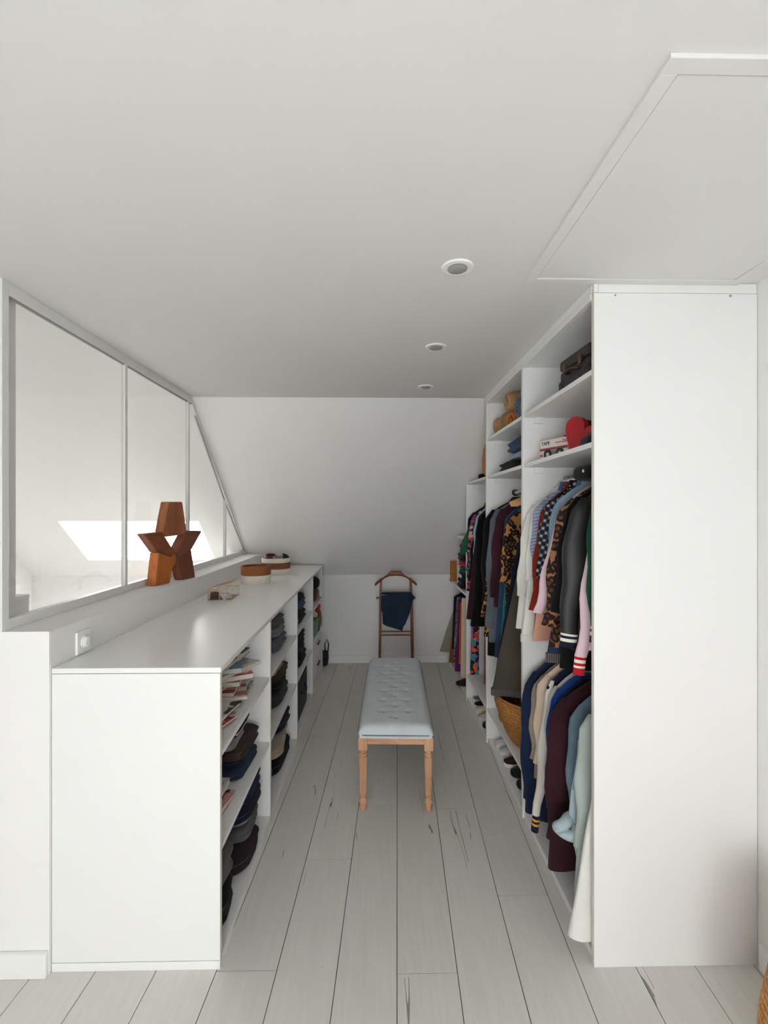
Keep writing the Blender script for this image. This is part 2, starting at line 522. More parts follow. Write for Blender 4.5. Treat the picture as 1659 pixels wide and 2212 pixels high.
for i, y in enumerate(ed):
    ya = y if i == 0 else y + 0.024
    yb = (mul + [yE - 0.05])[i]
    top = lambda yy: ztop(yy) - (hd if yy < YS else nx)
    pts = [(ya, SZ + 0.03), (yb, SZ + 0.03), (yb, max(top(yb), SZ + 0.032))]
    if ya < YS < yb: pts.append((YS, CZ - hd))
    pts.append((ya, top(ya)))
    MB().prism(pts, 'x', XG - 0.010, XG - 0.006).build('glass_pane', M['glass'], gz)
    # slim dark gasket along the upper edge of each pane
    tb = MB()
    for (y0, z0), (y1, z1) in zip(pts[2:-1], pts[3:]):
        tb.prism([(y0, z0), (y1, z1), (y1, z1 - 0.006), (y0, z0 - 0.006)], 'x', XG - 0.014, XG - 0.003)
    tb.build('gasket', M['gasket'], gz)

# ceiling access hatch with flat frame
hx0, hx1, hy0, hy1 = 0.503, 1.235, 0.796, 1.594
ht = struct(MB().box(hx0 + 0.034, hx1 - 0.034, hy0 + 0.034, hy1 - 0.034, CZ - 0.006, CZ).build('trim_1', M['ceil'], bevel=0.002))
tz0, tz1 = CZ - 0.009, CZ
for r in ((hx0, hx1, hy0, hy0 + 0.032), (hx0, hx1, hy1 - 0.032, hy1), (hx0, hx0 + 0.032, hy0 + 0.032, hy1 - 0.032), (hx1 - 0.032, hx1, hy0 + 0.032, hy1 - 0.032)):
    MB().box(*r, tz0, tz1).build('frame_strip', M['ceil'], ht, bevel=0.0015)

# ================================================================== RIGHT: open wardrobe
WG = thing('wardrobe', 'tall white open wardrobe along the right wall, full of hanging clothes', 'wardrobe', (1.0, 3.2, 0))
def wp(name, mb, m=None, bevel=0.0012, parent=WG):
    o = mb.build(name, m or M['melamine'], parent, bevel=bevel)
    if parent is WG:
        for v in o.data.vertices: v.co -= Vector((1.0, 3.2, 0))
    return o
T = 0.020
zfas = 2.278
X1 = XW - 0.002
wp('side_panel', MB().box(XR + 0.001, X1, 1.594, 1.612, 0.0, 2.296))
wp('edge_band', MB().box(XR - 0.0005, XR + 0.001, 1.594, 1.612, 0.0, 2.296), M['edge'], 0)
fs = wp('filler_strip', MB().box(XR + 0.016, X1, 1.596, 1.611, 2.298, 2.332))
wp('filler_block', MB().box(XR, XR + 0.014, 1.594, 1.612, 2.298, 2.332))
DV = [2.378, 3.160, 3.865]
for i, y in enumerate(DV):
    zt = min(CZ - 0.004, slope_z(y + T) - 0.004)
    pl = MB().prism([(y, 0), (y + T, 0), (y + T, zt), (y, min(CZ - 0.004, slope_z(y) - 0.004))], 'x', XR + 0.001, X1)
    wp('divider', pl)
    wp('edge_band', MB().box(XR - 0.0005, XR + 0.001, y, y + T, 0, zt), M['edge'], 0)
wp('top_panel', MB().box(XR + 0.02, X1, 1.612, 2.378, zfas + 0.002, zfas + 0.02))
wp('top_panel', MB().box(XR + 0.02, X1, 2.398, 3.160, zfas + 0.002, zfas + 0.02))
wp('fascia', MB().box(XR - 0.003, XR + 0.018, 1.612, 3.182, zfas, 2.300))
wp('fascia', MB().box(XR - 0.001, XR + 0.018, 1.612, 3.200, 2.302, CZ - 0.001))
bays = [(1.612, DV[0]), (DV[0] + T, DV[1]), (DV[1] + T, DV[2]), (DV[2] + T, YB - 0.02)]
def shelf(b, z, x0=XR + 0.006, y1=None, th=0.019):
    y0_, y1_ = bays[b]
    if y1: y1_ = y1
    wp('shelf', MB().box(x0, X1, y0_, y1_, z - th, z))
    for yy in ((y1_ - 0.022, y1_) if y1 is None else (), (y0_, y0_ + 0.022)):
        if yy: wp('shelf_bracket', MB().box(x0 + 0.05, x0 + 0.095, yy[0], yy[1], z - th - 0.03, z - th))
shelf(0, 2.045); shelf(0, 1.793)
shelf(1, 2.045); shelf(1, 1.793)
shelf(2, 1.793)
shelf(1, 0.235); shelf(2, 0.225)
shelf(3, 1.335, y1=YS + (CZ - 1.335) / K - 0.03); shelf(3, 0.868)
for b, (a, c) in enumerate(bays):
    wp('deck', MB().box(XR + 0.008, X1, a, c, 0.0, 0.028))
# end strip where the slope cuts the wardrobe, and a brown board standing behind
RAILX = 0.935
def rail(b, z, x=RAILX):
    a, c = bays[b]
    r = wp('hanging_rail', MB().tube([(x, a, z), (x, c, z)], 0.0125, 14), M['chrome'])
    for yy in ((c - 0.004,) if b == 1 else ()):
        wp('rail_socket', MB().tube([(x, yy - 0.004, z), (x, yy + 0.004, z)], 0.022, 14), M['black'])
rail(0, 1.70); rail(0, 0.90); rail(1, 1.68); rail(2, 1.66); rail(2, 0.96)
rail(3, 0.80)
wp('screw_hole', MB().tube([(0.815, 1.5935, 2.288), (0.815, 1.5945, 2.288)], 0.0035, 8), M['gasket'], 0)
wp('screw_hole', MB().tube([(1.212, 1.5935, 2.289), (1.212, 1.5945, 2.289)], 0.0045, 8), M['gasket'], 0)

# ================================================================== LEFT: shelving unit under a long worktop
CT = 1.023
SG = thing('shelving_unit', 'low white open shelving unit under the long worktop on the left', 'shelves', (-0.8, 3.1, 0))
def sp(name, mb, m=None, bevel=0.0012):
    o = mb.build(name, m or M['melamine'], SG, bevel=bevel)
    for v in o.data.vertices: v.co -= Vector((-0.8, 3.1, 0))
    return o
XB = -1.092
sp('side_panel', MB().box(XB, XL - 0.001, 1.610, 1.628, 0.030, CT - 0.020))
sp('edge_band', MB().box(XL - 0.001, XL + 0.0005, 1.610, 1.628, 0.0, CT - 0.020), M['edge'], 0)
sp('toe_strip', MB().box(XB, XL - 0.001, 1.609, 1.627, 0.0, 0.028), M['trim'])
LD = [2.372, 3.180, 3.970]
for y in LD:
    sp('divider', MB().box(XB, XL - 0.001, y, y + T, 0, CT - 0.020))
    sp('edge_band', MB().box(XL - 0.001, XL + 0.0005, y, y + T, 0, CT - 0.020), M['edge'], 0)
sp('side_panel', MB().box(XB, XL - 0.001, 4.68, 4.70, 0, CT - 0.020))
sp('back_panel', MB().box(XB, XB + 0.006, 1.628, 4.68, 0.03, CT - 0.02))
lb = [(1.628, LD[0]), (LD[0] + T, LD[1]), (LD[1] + T, LD[2]), (LD[2] + T, 4.68)]
SA, SB, SD = 0.725, 0.400, 0.030
for b, (a, c) in enumerate(lb):
    zs = (SA, SB) if b < 3 else (0.715, 0.42)
    for z in zs:
        sp('shelf', MB().box(XB + 0.006, XL - 0.004, a, c, z - 0.019, z))
    sp('deck', MB().box(XB + 0.006, XL - 0.002, a, c, 0.0, SD))
# two drawers low in the far bay
for z0, z1 in ((0.235, 0.395), (0.035, 0.225)):
    d = sp('drawer', MB().box(-1.05, XL - 0.004, 3.995, 4.675, z0, z1))
    MB().box(XL - 0.004 + 0.8, XL + 0.012 + 0.8, 4.28 - 3.1, 4.40 - 3.1, (z0 + z1) / 2 + 0.03, (z0 + z1) / 2 + 0.045).build('handle', M['black'], d, bevel=0.003)
ct = thing('worktop', 'long white satin worktop over the left shelving unit', 'worktop', (-0.8, 3.1, CT))
o = MB().prism([(1.609, CT - 0.018), (4.705, CT - 0.018), (4.705, CT), (1.609, CT)], 'x', XB, XL + 0.002).build('top_board', M['counter'], ct, bevel=0.0015)
for v in o.data.vertices: v.co -= Vector((-0.8, 3.1, CT))
o = MB().box(XL + 0.002, XL + 0.003, 1.610, 4.70, CT - 0.0175, CT - 0.001).build('edge_band', M['melamine'], ct)
for v in o.data.vertices: v.co -= Vector((-0.8, 3.1, CT))

#OBJECTS
# ================================================================== DOWNLIGHTS, SWITCH
M['lamp_inner'] = plain('grey_lamp_recess', (0.36, 0.355, 0.345), 0.6, 0.3)
for i, (x, y, l) in enumerate(((0.261, 1.507, 'nearest of the three white round recessed ceiling downlights'),
                               (0.285, 2.235, 'middle one of the three white round recessed ceiling downlights'),
                               (0.312, 2.946, 'farthest of the three downlights, close to the sloping ceiling'))):
    d = thing('downlight', l, 'ceiling light', (x, y, CZ), group='ceiling downlights')
    MB().lathe([(0.030, -0.001), (0.031, -0.006), (0.036, -0.0075), (0.049, -0.0055), (0.051, -0.001), (0.051, 0.0)], n=40).build('ring', M['trim'], d, smooth=True)
    MB().lathe([(0.0002, -0.0082), (0.030, -0.0085), (0.0315, -0.0075)], n=32).build('lens', M['lamp_inner'], d, smooth=True)

sw = thing('dimmer_switch', 'white square rotary dimmer switch on the low wall above the worktop', 'switch', (-1.094, 1.779, 1.068))
MB().box(0, 0.009, -0.043, 0.043, -0.042, 0.042).build('plate', M['trim'], sw, bevel=0.003)
MB().loft([[(x, r * cos(2 * pi * i / 32), r * sin(2 * pi * i / 32)) for i in range(32)] for x, r in ((0.009, 0.024), (0.014, 0.0235), (0.014, 0.0205), (0.024, 0.0195), (0.026, 0.017))]).build('knob', M['metal_white'], sw, smooth=True)

wb = thing('white_box', 'small white box behind the glass at the near end of the sill', 'box', (-1.345, 1.765, 1.149))
MB().box(-0.03, 0.03, -0.05, 0.05, 0, 0.075).build('body', M['trim'], wb, bevel=0.003)
MB().box(-0.032, 0.032, -0.052, 0.052, 0.0752, 0.09).build('lid', M['trim'], wb, bevel=0.003)

# ================================================================== STAR SCULPTURE
starw = [wood('teak_block_%s' % n, rgb(*a), rgb(*b), ax, 16, 0.4, 0.4) for n, a, b, ax in (
    ('top', (112, 62, 36), (164, 100, 62), 'z'), ('left', (92, 46, 28), (142, 82, 54), 'y'),
    ('near_leg', (140, 72, 26), (190, 112, 48), 'z'), ('far_leg', (88, 44, 28), (130, 76, 52), 'z'), ('right', (96, 50, 34), (136, 82, 60), 'y'))]
st = thing('star_sculpture', 'large reddish brown wooden star with a hollow middle standing on the sill', 'star', (-1.178, 2.745, 1.149), rotz=-0.235)
arms = [
    ('top_arm', [(-.062, .459), (.060, .461), (.100, .292), (.085, .268), (-.085, .262), (-.112, .291)], (-.026, .028), starw[0]),
    ('side_arm', [(-.250, .286), (-.113, .290), (-.086, .261), (-.001, .166), (-.040, .146), (-.150, .182)], (-.029, .025), starw[1]),
    ('leg', [(-.150, .181), (-.041, .145), (-.001, .165), (-.0006, .108), (-.030, .080), (-.055, 0), (-.178, 0)], (-.026, .031), starw[2]),
    ('leg', [(.148, .175), (.041, .143), (.001, .165), (.0006, .108), (.028, .080), (.060, 0), (.190, 0)], (-.028, .025), starw[3]),
    ('side_arm', [(.245, .283), (.250, .278), (.149, .176), (.042, .144), (.001, .166), (.086, .267), (.101, .291)], (-.026, .028), starw[4])]
for n, poly, (a, b), m in arms:
    MB().prism(poly, 'x', a, b).build(n, m, st, bevel=0.006, seg=2)

# ================================================================== BASKETS AND BOX ON THE WORKTOP
cream = plain('cream_woven_rope', rgb(226, 219, 205), 0.85, 0.2, var=0.1, vs=40, bump=0.5, bs=160)
bandm = weave('brown_seagrass_band', rgb(120, 66, 36), rgb(172, 104, 62), 120, 130)
bandd = weave('dark_seagrass_band', rgb(112, 62, 40), rgb(158, 100, 70), 120, 130)
def tub(name, label, loc, r, h, bands, group):
    t = thing(name, label, 'basket', loc, group=group)
    for nm, z0, z1, m, top in bands:
        k = 1.0 + 0.03 * z0 / h
        prof = [(r * k - 0.006, z0), (r * k, z0 + 0.001), (r * (k + .015), (z0 + z1) / 2), (r * (1 + .03 * z1 / h), z1 - 0.001), (r * (1 + .03 * z1 / h) - 0.003, z1), (r * (1 + .03 * z1 / h) - 0.009, z1 - 0.001), (r * k - 0.010, z0 + 0.0005)]
        MB().lathe(prof, n=44, cap0=False, cap1=False).build(nm, m, t, smooth=True, ang=70)
    MB().lathe([(0.001, 0.004), (r - 0.004, 0.004), (r - 0.004, 0.0), (0.001, 0.0)], n=40).build('base', cream, t, smooth=True)
    return t
b1 = tub('storage_basket', 'round basket with a broad brown rim over a cream lower half, nearer on the worktop', (-0.895, 3.54, CT), 0.106, 0.128,
    [('lower_band', 0.004, 0.062, cream, 0), ('upper_band', 0.063, 0.128, bandm, 1)], 'round baskets on the worktop')
b2 = tub('storage_basket', 'round cream basket with one brown stripe round its middle, farther on the worktop', (-0.852, 4.05, CT), 0.117, 0.138,
    [('lower_band', 0.004, 0.048, cream, 0), ('middle_band', 0.049, 0.098, bandd, 0), ('rim', 0.099, 0.138, cream, 1)], 'round baskets on the worktop')
def coil(name, label, loc, r, w, m, tilt, cat='belt', n=2):
    t = thing(name, label, cat, loc, rot=tilt)
    for k in range(n):
        rr = r - k * 0.008
        MB().lathe([(rr, -w / 2), (rr, w / 2), (rr - 0.005, w / 2), (rr - 0.005, -w / 2), (rr, -w / 2)], n=28, cap0=False, cap1=False).build('coil', m, t, smooth=True)
    return t
lbrown = plain('brown_leather', rgb(96, 54, 36), 0.5, 0.4, var=0.3, vs=30)
lgrey = plain('grey_leather', rgb(134, 140, 146), 0.6, 0.4, var=0.2, vs=30)
lblack = plain('black_leather', rgb(26, 25, 27), 0.45, 0.45, var=0.3, vs=30)
ldark = plain('dark_brown_leather', rgb(60, 42, 36), 0.5, 0.4, var=0.3, vs=30)
coil('belt', 'coiled brown leather belt standing up at the left of the farther basket', (-0.895, 4.04, CT + 0.134), 0.044, 0.055, lbrown, (0.25, 0.1, 0))
coil('belt', 'coiled grey belt lying at the front of the farther basket', (-0.825, 3.99, CT + 0.130), 0.042, 0.034, lgrey, (0.12, 0.05, 0))
coil('belt', 'coiled black belt at the right side of the farther basket', (-0.785, 4.07, CT + 0.136), 0.034, 0.045, lblack, (0.1, 0.5, 0))
coil('belt', 'small dark brown coiled belt low at the front of the farther basket', (-0.905, 3.975, CT + 0.116), 0.028, 0.03, ldark, (0.1, 0.1, 0))
pou = thing('pouch', 'dark grey soft pouch lying inside the nearer basket', 'pouch', (-0.895, 3.55, CT + 0.085), rotz=0.5)
rbox(0.13, 0.10, 0.035, 0.5, wob=0.006, seed=3).build('body', fabric('charcoal_pouch', rgb(70, 66, 66)), pou, smooth=True)
MB().tube([(-0.06, -0.052, 0.018), (0.0, -0.055, 0.02), (0.06, -0.052, 0.018)], 0.003, 8).build('zip', M['chrome'], pou, smooth=True)

jb = thing('jewellery_box', 'small glass jewellery box with brass edges and raised lid on the worktop', 'box', (-0.936, 2.925, CT), rotz=0.03)
W2, D2, H2 = 0.068, 0.095, 0.062
fr = MB()
e = 0.003
for x in (-W2, W2 - e):
    for y in (-D2, D2 - e): fr.box(x, x + e, y, y + e, 0.001, H2)
for z in (0.001, H2 - e):
    for y in (-D2, D2 - e): fr.box(-W2, W2, y, y + e, z, z + e)
    for x in (-W2, W2 - e): fr.box(x, x + e, -D2, D2, z, z + e)
fr.box(-e / 2, e / 2, -D2, -D2 + e, 0, H2)
fr.build('frame', M['brass'], jb)
for nm, bx in (('glass_side', (-W2, W2, -D2 + .001, -D2 + .002, e, H2 - e)), ('glass_side', (-W2, W2, D2 - .002, D2 - .001, e, H2 - e)),
               ('glass_side', (-W2 + .001, -W2 + .002, -D2, D2, e, H2 - e)), ('glass_side', (W2 - .002, W2 - .001, -D2, D2, e, H2 - e))):
    MB().box(*bx).build(nm, M['glass'], jb)
MB().box(-W2 + e, W2 - e, -D2 + e, D2 - e, 0.0005, 0.003).build('base', ldark, jb)
MB().box(-0.001, 0.001, -D2 + e, D2 - e, 0.003, H2 * 0.85).build('partition', M['glass'], jb)
lidfr = MB()
for y in (-D2, D2 - e): lidfr.box(0, 2 * W2, y, y + e, 0, e)
for x in (0, 2 * W2 - e): lidfr.box(x, x + e, -D2, D2, 0, e)
lo = lidfr.build('lid', M['brass'], jb, loc=(-W2, 0, H2 + 0.001), rot=(0, radians(-16), 0))
MB().box(e, 2 * W2 - e, -D2 + e, D2 - e, 0.001, 0.002).build('lid_glass', M['glass'], lo)
brl = thing('bracelet', 'dark wound bracelet in the left half of the glass jewellery box', 'jewellery', (-0.970, 2.86, CT + 0.0032))
for k in range(4):
    MB().tube([(0.021 * cos(2 * pi * i / 20), 0.021 * sin(2 * pi * i / 20), 0.006 + 0.010 * k) for i in range(21)], 0.0055, 8).build('loop', plain('maroon_cord', rgb(70, 40, 40), 0.6), brl, smooth=True)
nk = thing('necklace', 'heap of pale pearl necklaces in the right half of the glass jewellery box', 'jewellery', (-0.903, 2.875, CT + 0.0032))
random.seed(3)
pm = plain('pearl', rgb(205, 205, 196), 0.25, 0.6, var=0.2, vs=60)
for s_ in range(3):
    mb = MB()
    for k in range(26):
        a = k * 2 * pi / 26; r = 0.018 + 0.006 * sin(3 * a + s_)
        cx, cy, cz = r * cos(a), 2.0 * r * sin(a) - 0.012 * s_, 0.006 + 0.012 * s_ + 0.004 * sin(5 * a)
        mb.lathe([(0.0005, -0.005), (0.0045, -0.003), (0.0055, 0), (0.0045, 0.003), (0.0005, 0.005)], cx, cy, 8, cz=cz)
    mb.build('strand', pm, nk, smooth=True)

# ================================================================== BENCH
bf = fabric('blue_grey_linen', rgb(200, 206, 210), var=0.06, weave=700, fold=14)
bfd = plain('grey_button', rgb(120, 124, 128), 0.8, 0.2)
bw = wood('pale_oak', rgb(176, 128, 96), rgb(216, 172, 138), 'z', 20, 0.5, 0.35)
bwx = wood('pale_oak_rail', rgb(184, 136, 100), rgb(218, 174, 138), 'x', 20, 0.5, 0.35)
bwy = wood('pale_oak_long_rail', rgb(184, 136, 100), rgb(218, 174, 138), 'y', 20, 0.5, 0.35)
bn = thing('bench', 'upholstered grey button tufted bench on turned oak legs in the aisle', 'bench', (0.122, 2.995, 0), rotz=-0.0355)
HX, HY = 0.194, 0.583
btn = [(0.0 if k % 2 == 0 else s_ * 0.068, -HY + 0.115 + 0.0745 * k) for k in range(13) for s_ in ((0,) if k % 2 == 0 else (-1, 1))]
def top_h(x, y):
    ex = min(1, (HX - abs(x)) / 0.045); ey = min(1, (HY - abs(y)) / 0.05)
    z = 0.030 * math.sqrt(max(0, 1 - (1 - ex) ** 2)) * math.sqrt(max(0, 1 - (1 - ey) ** 2)) + 0.005 * (1 - (x / HX) ** 2)
    for bx, by in btn:
        d2 = ((x - bx) ** 2 + (y - by) ** 2)
        z -= 0.010 * math.exp(-d2 / (2 * 0.013 ** 2))
        z -= 0.002 * math.exp(-((y - by) / 0.008) ** 2) * math.exp(-((x - bx) / 0.06) ** 2)
    return z
mb = MB(); NX, NY = 40, 116
xs = [-HX + 2 * HX * i / NX for i in range(NX + 1)]; ys = [-HY + 2 * HY * j / NY for j in range(NY + 1)]
def rc(x, y):   # round the plan corners a little
    return x * (1 - 0.02 * (abs(y) / HY) ** 12), y * (1 - 0.008 * (abs(x) / HX) ** 12)
vs = [(*rc(x, y), 0.422 + top_h(x, y)) for y in ys for x in xs]
fs = [(j * (NX + 1) + i, j * (NX + 1) + i + 1, (j + 1) * (NX + 1) + i + 1, (j + 1) * (NX + 1) + i) for j in range(NY) for i in range(NX)]
mb.add(vs, fs)
per = [i for i in range(NX + 1)] + [j * (NX + 1) + NX for j in range(1, NY + 1)] + [NY * (NX + 1) + i for i in range(NX - 1, -1, -1)] + [j * (NX + 1) for j in range(NY - 1, 0, -1)]
o0 = len(mb.v); n = len(per)
mb.v += [(vs[i][0] * 1.006, vs[i][1] * 1.002, 0.405) for i in per]
mb.f += [(per[k], per[(k + 1) % n], o0 + (k + 1) % n, o0 + k) for k in range(n)]
mb.f.append(tuple(o0 + k for k in range(n)))
cu = mb.build('cushion', bf, bn, smooth=True, ang=80)
pp = []
for k in range(48):
    a = 2 * pi * k / 48
    px = math.copysign(abs(cos(a)) ** 0.12, cos(a)) * (HX + 0.0015); py = math.copysign(abs(sin(a)) ** 0.12, sin(a)) * (HY + 0.0015)
    pp.append((px, py, 0.407))
MB().tube(pp + [pp[0]], 0.0035, 8, cap=False).build('piping', fabric('blue_grey_piping', rgb(128, 136, 142)), cu, smooth=True)
for bx, by in btn:
    z = 0.422 + top_h(bx, by)
    MB().lathe([(0.0075, -0.002), (0.0075, 0.001), (0.005, 0.0035), (0.0004, 0.0045)], bx, by, 12, cz=z - 0.001).build('button', bfd, cu, smooth=True)
MB().box(-HX + 0.006, HX - 0.006, -HY + 0.006, HY - 0.006, 0.386, 0.406).build('cushion_band', bf, bn, bevel=0.004)
for s_ in (-1, 1):
    MB().box(-0.147, 0.147, s_ * 0.540 - 0.011, s_ * 0.540 + 0.011, 0.345, 0.386).box(-0.147, 0.147, s_ * 0.540 - 0.013, s_ * 0.540 + 0.013, 0.362, 0.366).build('apron', bwx, bn, bevel=0.002)
    MB().box(s_ * 0.170 - 0.011, s_ * 0.170 + 0.011, -0.515, 0.515, 0.345, 0.386).build('apron', bwy, bn, bevel=0.002)
for sx in (-1, 1):
    for sy in (-1, 1):
        cx, cy = sx * 0.170, sy * 0.538
        m_ = MB().box(cx - 0.023, cx + 0.023, cy - 0.023, cy + 0.023, 0.318, 0.386)
        m_.lathe([(0.012, 0.318), (0.017, 0.317), (0.0215, 0.313), (0.0215, 0.308), (0.016, 0.304), (0.016, 0.301), (0.0225, 0.297), (0.0225, 0.290), (0.016, 0.286), (0.016, 0.283), (0.0225, 0.279), (0.0225, 0.275), (0.0205, 0.272)], cx, cy, 24)
        rings = []
        for j in range(9):
            z = 0.272 - 0.190 * j / 8; r = 0.0205 - 0.0042 * j / 8
            rings.append([(cx + r * (1 - 0.13 * (k % 3 == 0)) * cos(2 * pi * k / 36), cy + r * (1 - 0.13 * (k % 3 == 0)) * sin(2 * pi * k / 36), z) for k in range(36)])
        m_.loft(rings)
        m_.lathe([(0.0163, 0.082), (0.0205, 0.080), (0.0205, 0.074), (0.0140, 0.070), (0.0140, 0.065), (0.0190, 0.060), (0.0225, 0.050), (0.0215, 0.040), (0.0165, 0.030), (0.0160, 0.026), (0.0170, 0.012), (0.0140, 0.0)], cx, cy, 24)
        m_.build('leg', bw, bn, smooth=True, ang=32)

# ================================================================== VALET STAND
vw = wood('mahogany', rgb(88, 46, 28), rgb(134, 76, 48), 'z', 16, 0.4, 0.45)
vwx = wood('mahogany_cross', rgb(96, 50, 30), rgb(146, 82, 50), 'x', 16, 0.4, 0.45)
vs_ = thing('valet_stand', 'dark reddish wooden clothes valet stand against the low end wall', 'valet stand', (0.193, 4.60, 0))
hp = []
for s_ in (1,): pass
prof_top = [(-.201, -.135), (-.206, -.120), (-.180, -.093), (-.120, -.060), (-.080, -.034), (-.052, -.002), (-.045, 0), (.045, 0), (.052, -.002), (.080, -.034), (.120, -.060), (.180, -.093), (.206, -.120), (.201, -.135)]
prof_bot = [(.195, -.136), (.165, -.112), (.140, -.090), (.105, -.066), (.060, -.050), (0, -.046), (-.060, -.050), (-.105, -.066), (-.140, -.090), (-.165, -.112), (-.195, -.136)]
mb = MB(); tp = prof_top
N = 40
def interp(pr, x):
    pr = sorted(pr)
    for (xa, za), (xb, zb) in zip(pr[:-1], pr[1:]):
        if xa <= x <= xb: return za + (zb - za) * (x - xa) / max(1e-6, xb - xa)
    return pr[0][1] if x < pr[0][0] else pr[-1][1]
rings = []
for i in range(N + 1):
    x = -0.203 + 0.406 * i / N
    zt, zb = interp(prof_top[1:-1], x), interp(prof_bot, x)
    yb = 0.05 * (abs(x) / 0.2) ** 2 - 0.01      # wings curve towards the aisle
    hw = 0.017 if abs(x) < 0.19 else 0.013
    if zt - zb < 0.012: zb = zt - 0.012
    rings.append([(x, -yb - hw, zt - 0.003), (x, -yb - hw + 0.003, zt), (x, -yb + hw - 0.003, zt), (x, -yb + hw, zt - 0.003), (x, -yb + hw, zb + 0.003), (x, -yb + hw - 0.003, zb), (x, -yb - hw + 0.003, zb), (x, -yb - hw, zb + 0.003)])
mb.loft(rings).build('hanger_top', vwx, vs_, loc=(0, 0, 0.975), smooth=True, ang=50)
for s_ in (-1, 1):
    mbu = MB(); rr = []
    for z, xo, hw in ((0.02, 0.158 if s_ < 0 else 0.165, 0.013), (0.35, 0.152 if s_ < 0 else 0.160, 0.013), (0.72, 0.148 if s_ < 0 else 0.152, 0.0125), (0.905, 0.143, 0.010)):
        if s_ > 0: hw *= 1.15
        rr.append([(s_ * xo - hw, -0.011, z), (s_ * xo + hw, -0.011, z), (s_ * xo + hw, 0.011, z), (s_ * xo - hw, 0.011, z)])
    mbu.loft(rr).build('upright', vw, vs_, bevel=0.003)
    MB().box(s_ * 0.158 - 0.014, s_ * 0.158 + 0.014, -0.17, 0.17, 0.0, 0.022).build('foot', vw, vs_, bevel=0.004)
for nm, z, hz, xx, yy in (('trouser_bar', 0.760, 0.008, 0.140, 0.0), ('trouser_pin', 0.717, 0.009, 0.186, -0.018), ('lower_rail', 0.386, 0.007, 0.146, 0.0), ('lower_rail', 0.351, 0.007, 0.147, 0.0)):
    mb = MB().tube([(-xx, yy, z), (xx, yy, z)], hz, 12)
    if nm == 'trouser_pin':
        for s_ in (-1, 1): mb.tube([(s_ * 0.178, yy, z), (s_ * 0.190, yy, z)], 0.0125, 12)
    mb.build(nm, vwx, vs_, smooth=True)
nv = fabric('navy_chino', rgb(34, 48, 66), var=0.15)
tr = thing('trousers', 'dark navy trousers folded over the bar of the wooden valet stand', 'trousers', (0.193, 4.60, 0))
def drape(poly, y0, y1, name, amp=0.004, seed=0):
    zs = [p[1] for p in poly]; z0, z1 = min(zs), max(zs)
    def span(z):
        xs_ = []
        for (xa, za), (xb, zb) in zip(poly, poly[1:] + poly[:1]):
            if (za - z) * (zb - z) <= 0 and za != zb: xs_.append(xa + (xb - xa) * (z - za) / (zb - za))
        return (min(xs_), max(xs_)) if xs_ else (0, 0)
    rings = []
    NR = 26
    for j in range(NR + 1):
        z = z0 + 1e-4 + (z1 - z0 - 2e-4) * j / NR
        a, b = span(z); ring = []
        for side in (0, 1):
            for i in range(13):
                t_ = i / 12 if side == 0 else 1 - i / 12
                x = a + (b - a) * t_
                fold = amp * sin(9 * t_ + 4 * z + seed) * (1 - j / NR)
                edge = 1 - (2 * t_ - 1) ** 8
                yy = (y0 + y1) / 2 + (-(y1 - y0) / 2 if side == 0 else (y1 - y0) / 2) * edge + fold
                ring.append((x, yy, z))
        rings.append(ring)
    return MB().loft(rings).build(name, nv, tr, smooth=True, ang=70)
PXm = 2238.0
cv = lambda zx, zy: ((zx - 750) / PXm, 0.975 - (zy - 245) / PXm)
drape([cv(430, 728), cv(1100, 725), cv(1050, 1080), cv(950, 1400), cv(920, 1405), cv(890, 1525), cv(700, 1470), cv(510, 1420), cv(500, 1395), cv(465, 1375), cv(455, 1110), cv(428, 1100)], -0.050, -0.034, 'front_leg')
drape([cv(950, 732), cv(1095, 728), cv(1165, 800), cv(1120, 900), cv(1045, 1180), cv(950, 1405), cv(925, 1390)], -0.033, -0.022, 'back_leg', seed=2)
drape([cv(440, 705), cv(1095, 705), cv(1098, 745), cv(436, 745)], -0.051, 0.016, 'fold', amp=0.0)

# ================================================================== BASKET IN THE NEAR RIGHT CORNER
wk = weave('golden_wicker', rgb(150, 92, 38), rgb(224, 164, 92), 46, 46)
bk = thing('wicker_basket', 'golden woven belly basket at the right edge of the frame by the wall', 'basket', (1.122, 1.14, 0))
prof = [(0.085, 0.0), (0.105, 0.008), (0.125, 0.06), (0.142, 0.14), (0.147, 0.20), (0.142, 0.26), (0.122, 0.38), (0.114, 0.46)]
MB().lathe(prof + [(0.106, 0.46), (0.114, 0.38), (0.134, 0.26), (0.139, 0.20), (0.134, 0.14), (0.117, 0.06), (0.10, 0.015), (0.002, 0.012)], n=44, cap0=True, cap1=True).build('body', wk, bk, smooth=True)
MB().tube([(0.108 * cos(2 * pi * i / 40), 0.108 * sin(2 * pi * i / 40), 0.463) for i in range(41)], 0.007, 8, cap=False).build('rim', wk, bk, smooth=True)
for s_ in (-1, 1):
    MB().tube([(0.105 * s_, -0.04, 0.455), (0.114 * s_, -0.03, 0.50), (0.118 * s_, 0, 0.52), (0.114 * s_, 0.03, 0.50), (0.105 * s_, 0.04, 0.455)], 0.006, 8).build('handle', wk, bk, smooth=True)

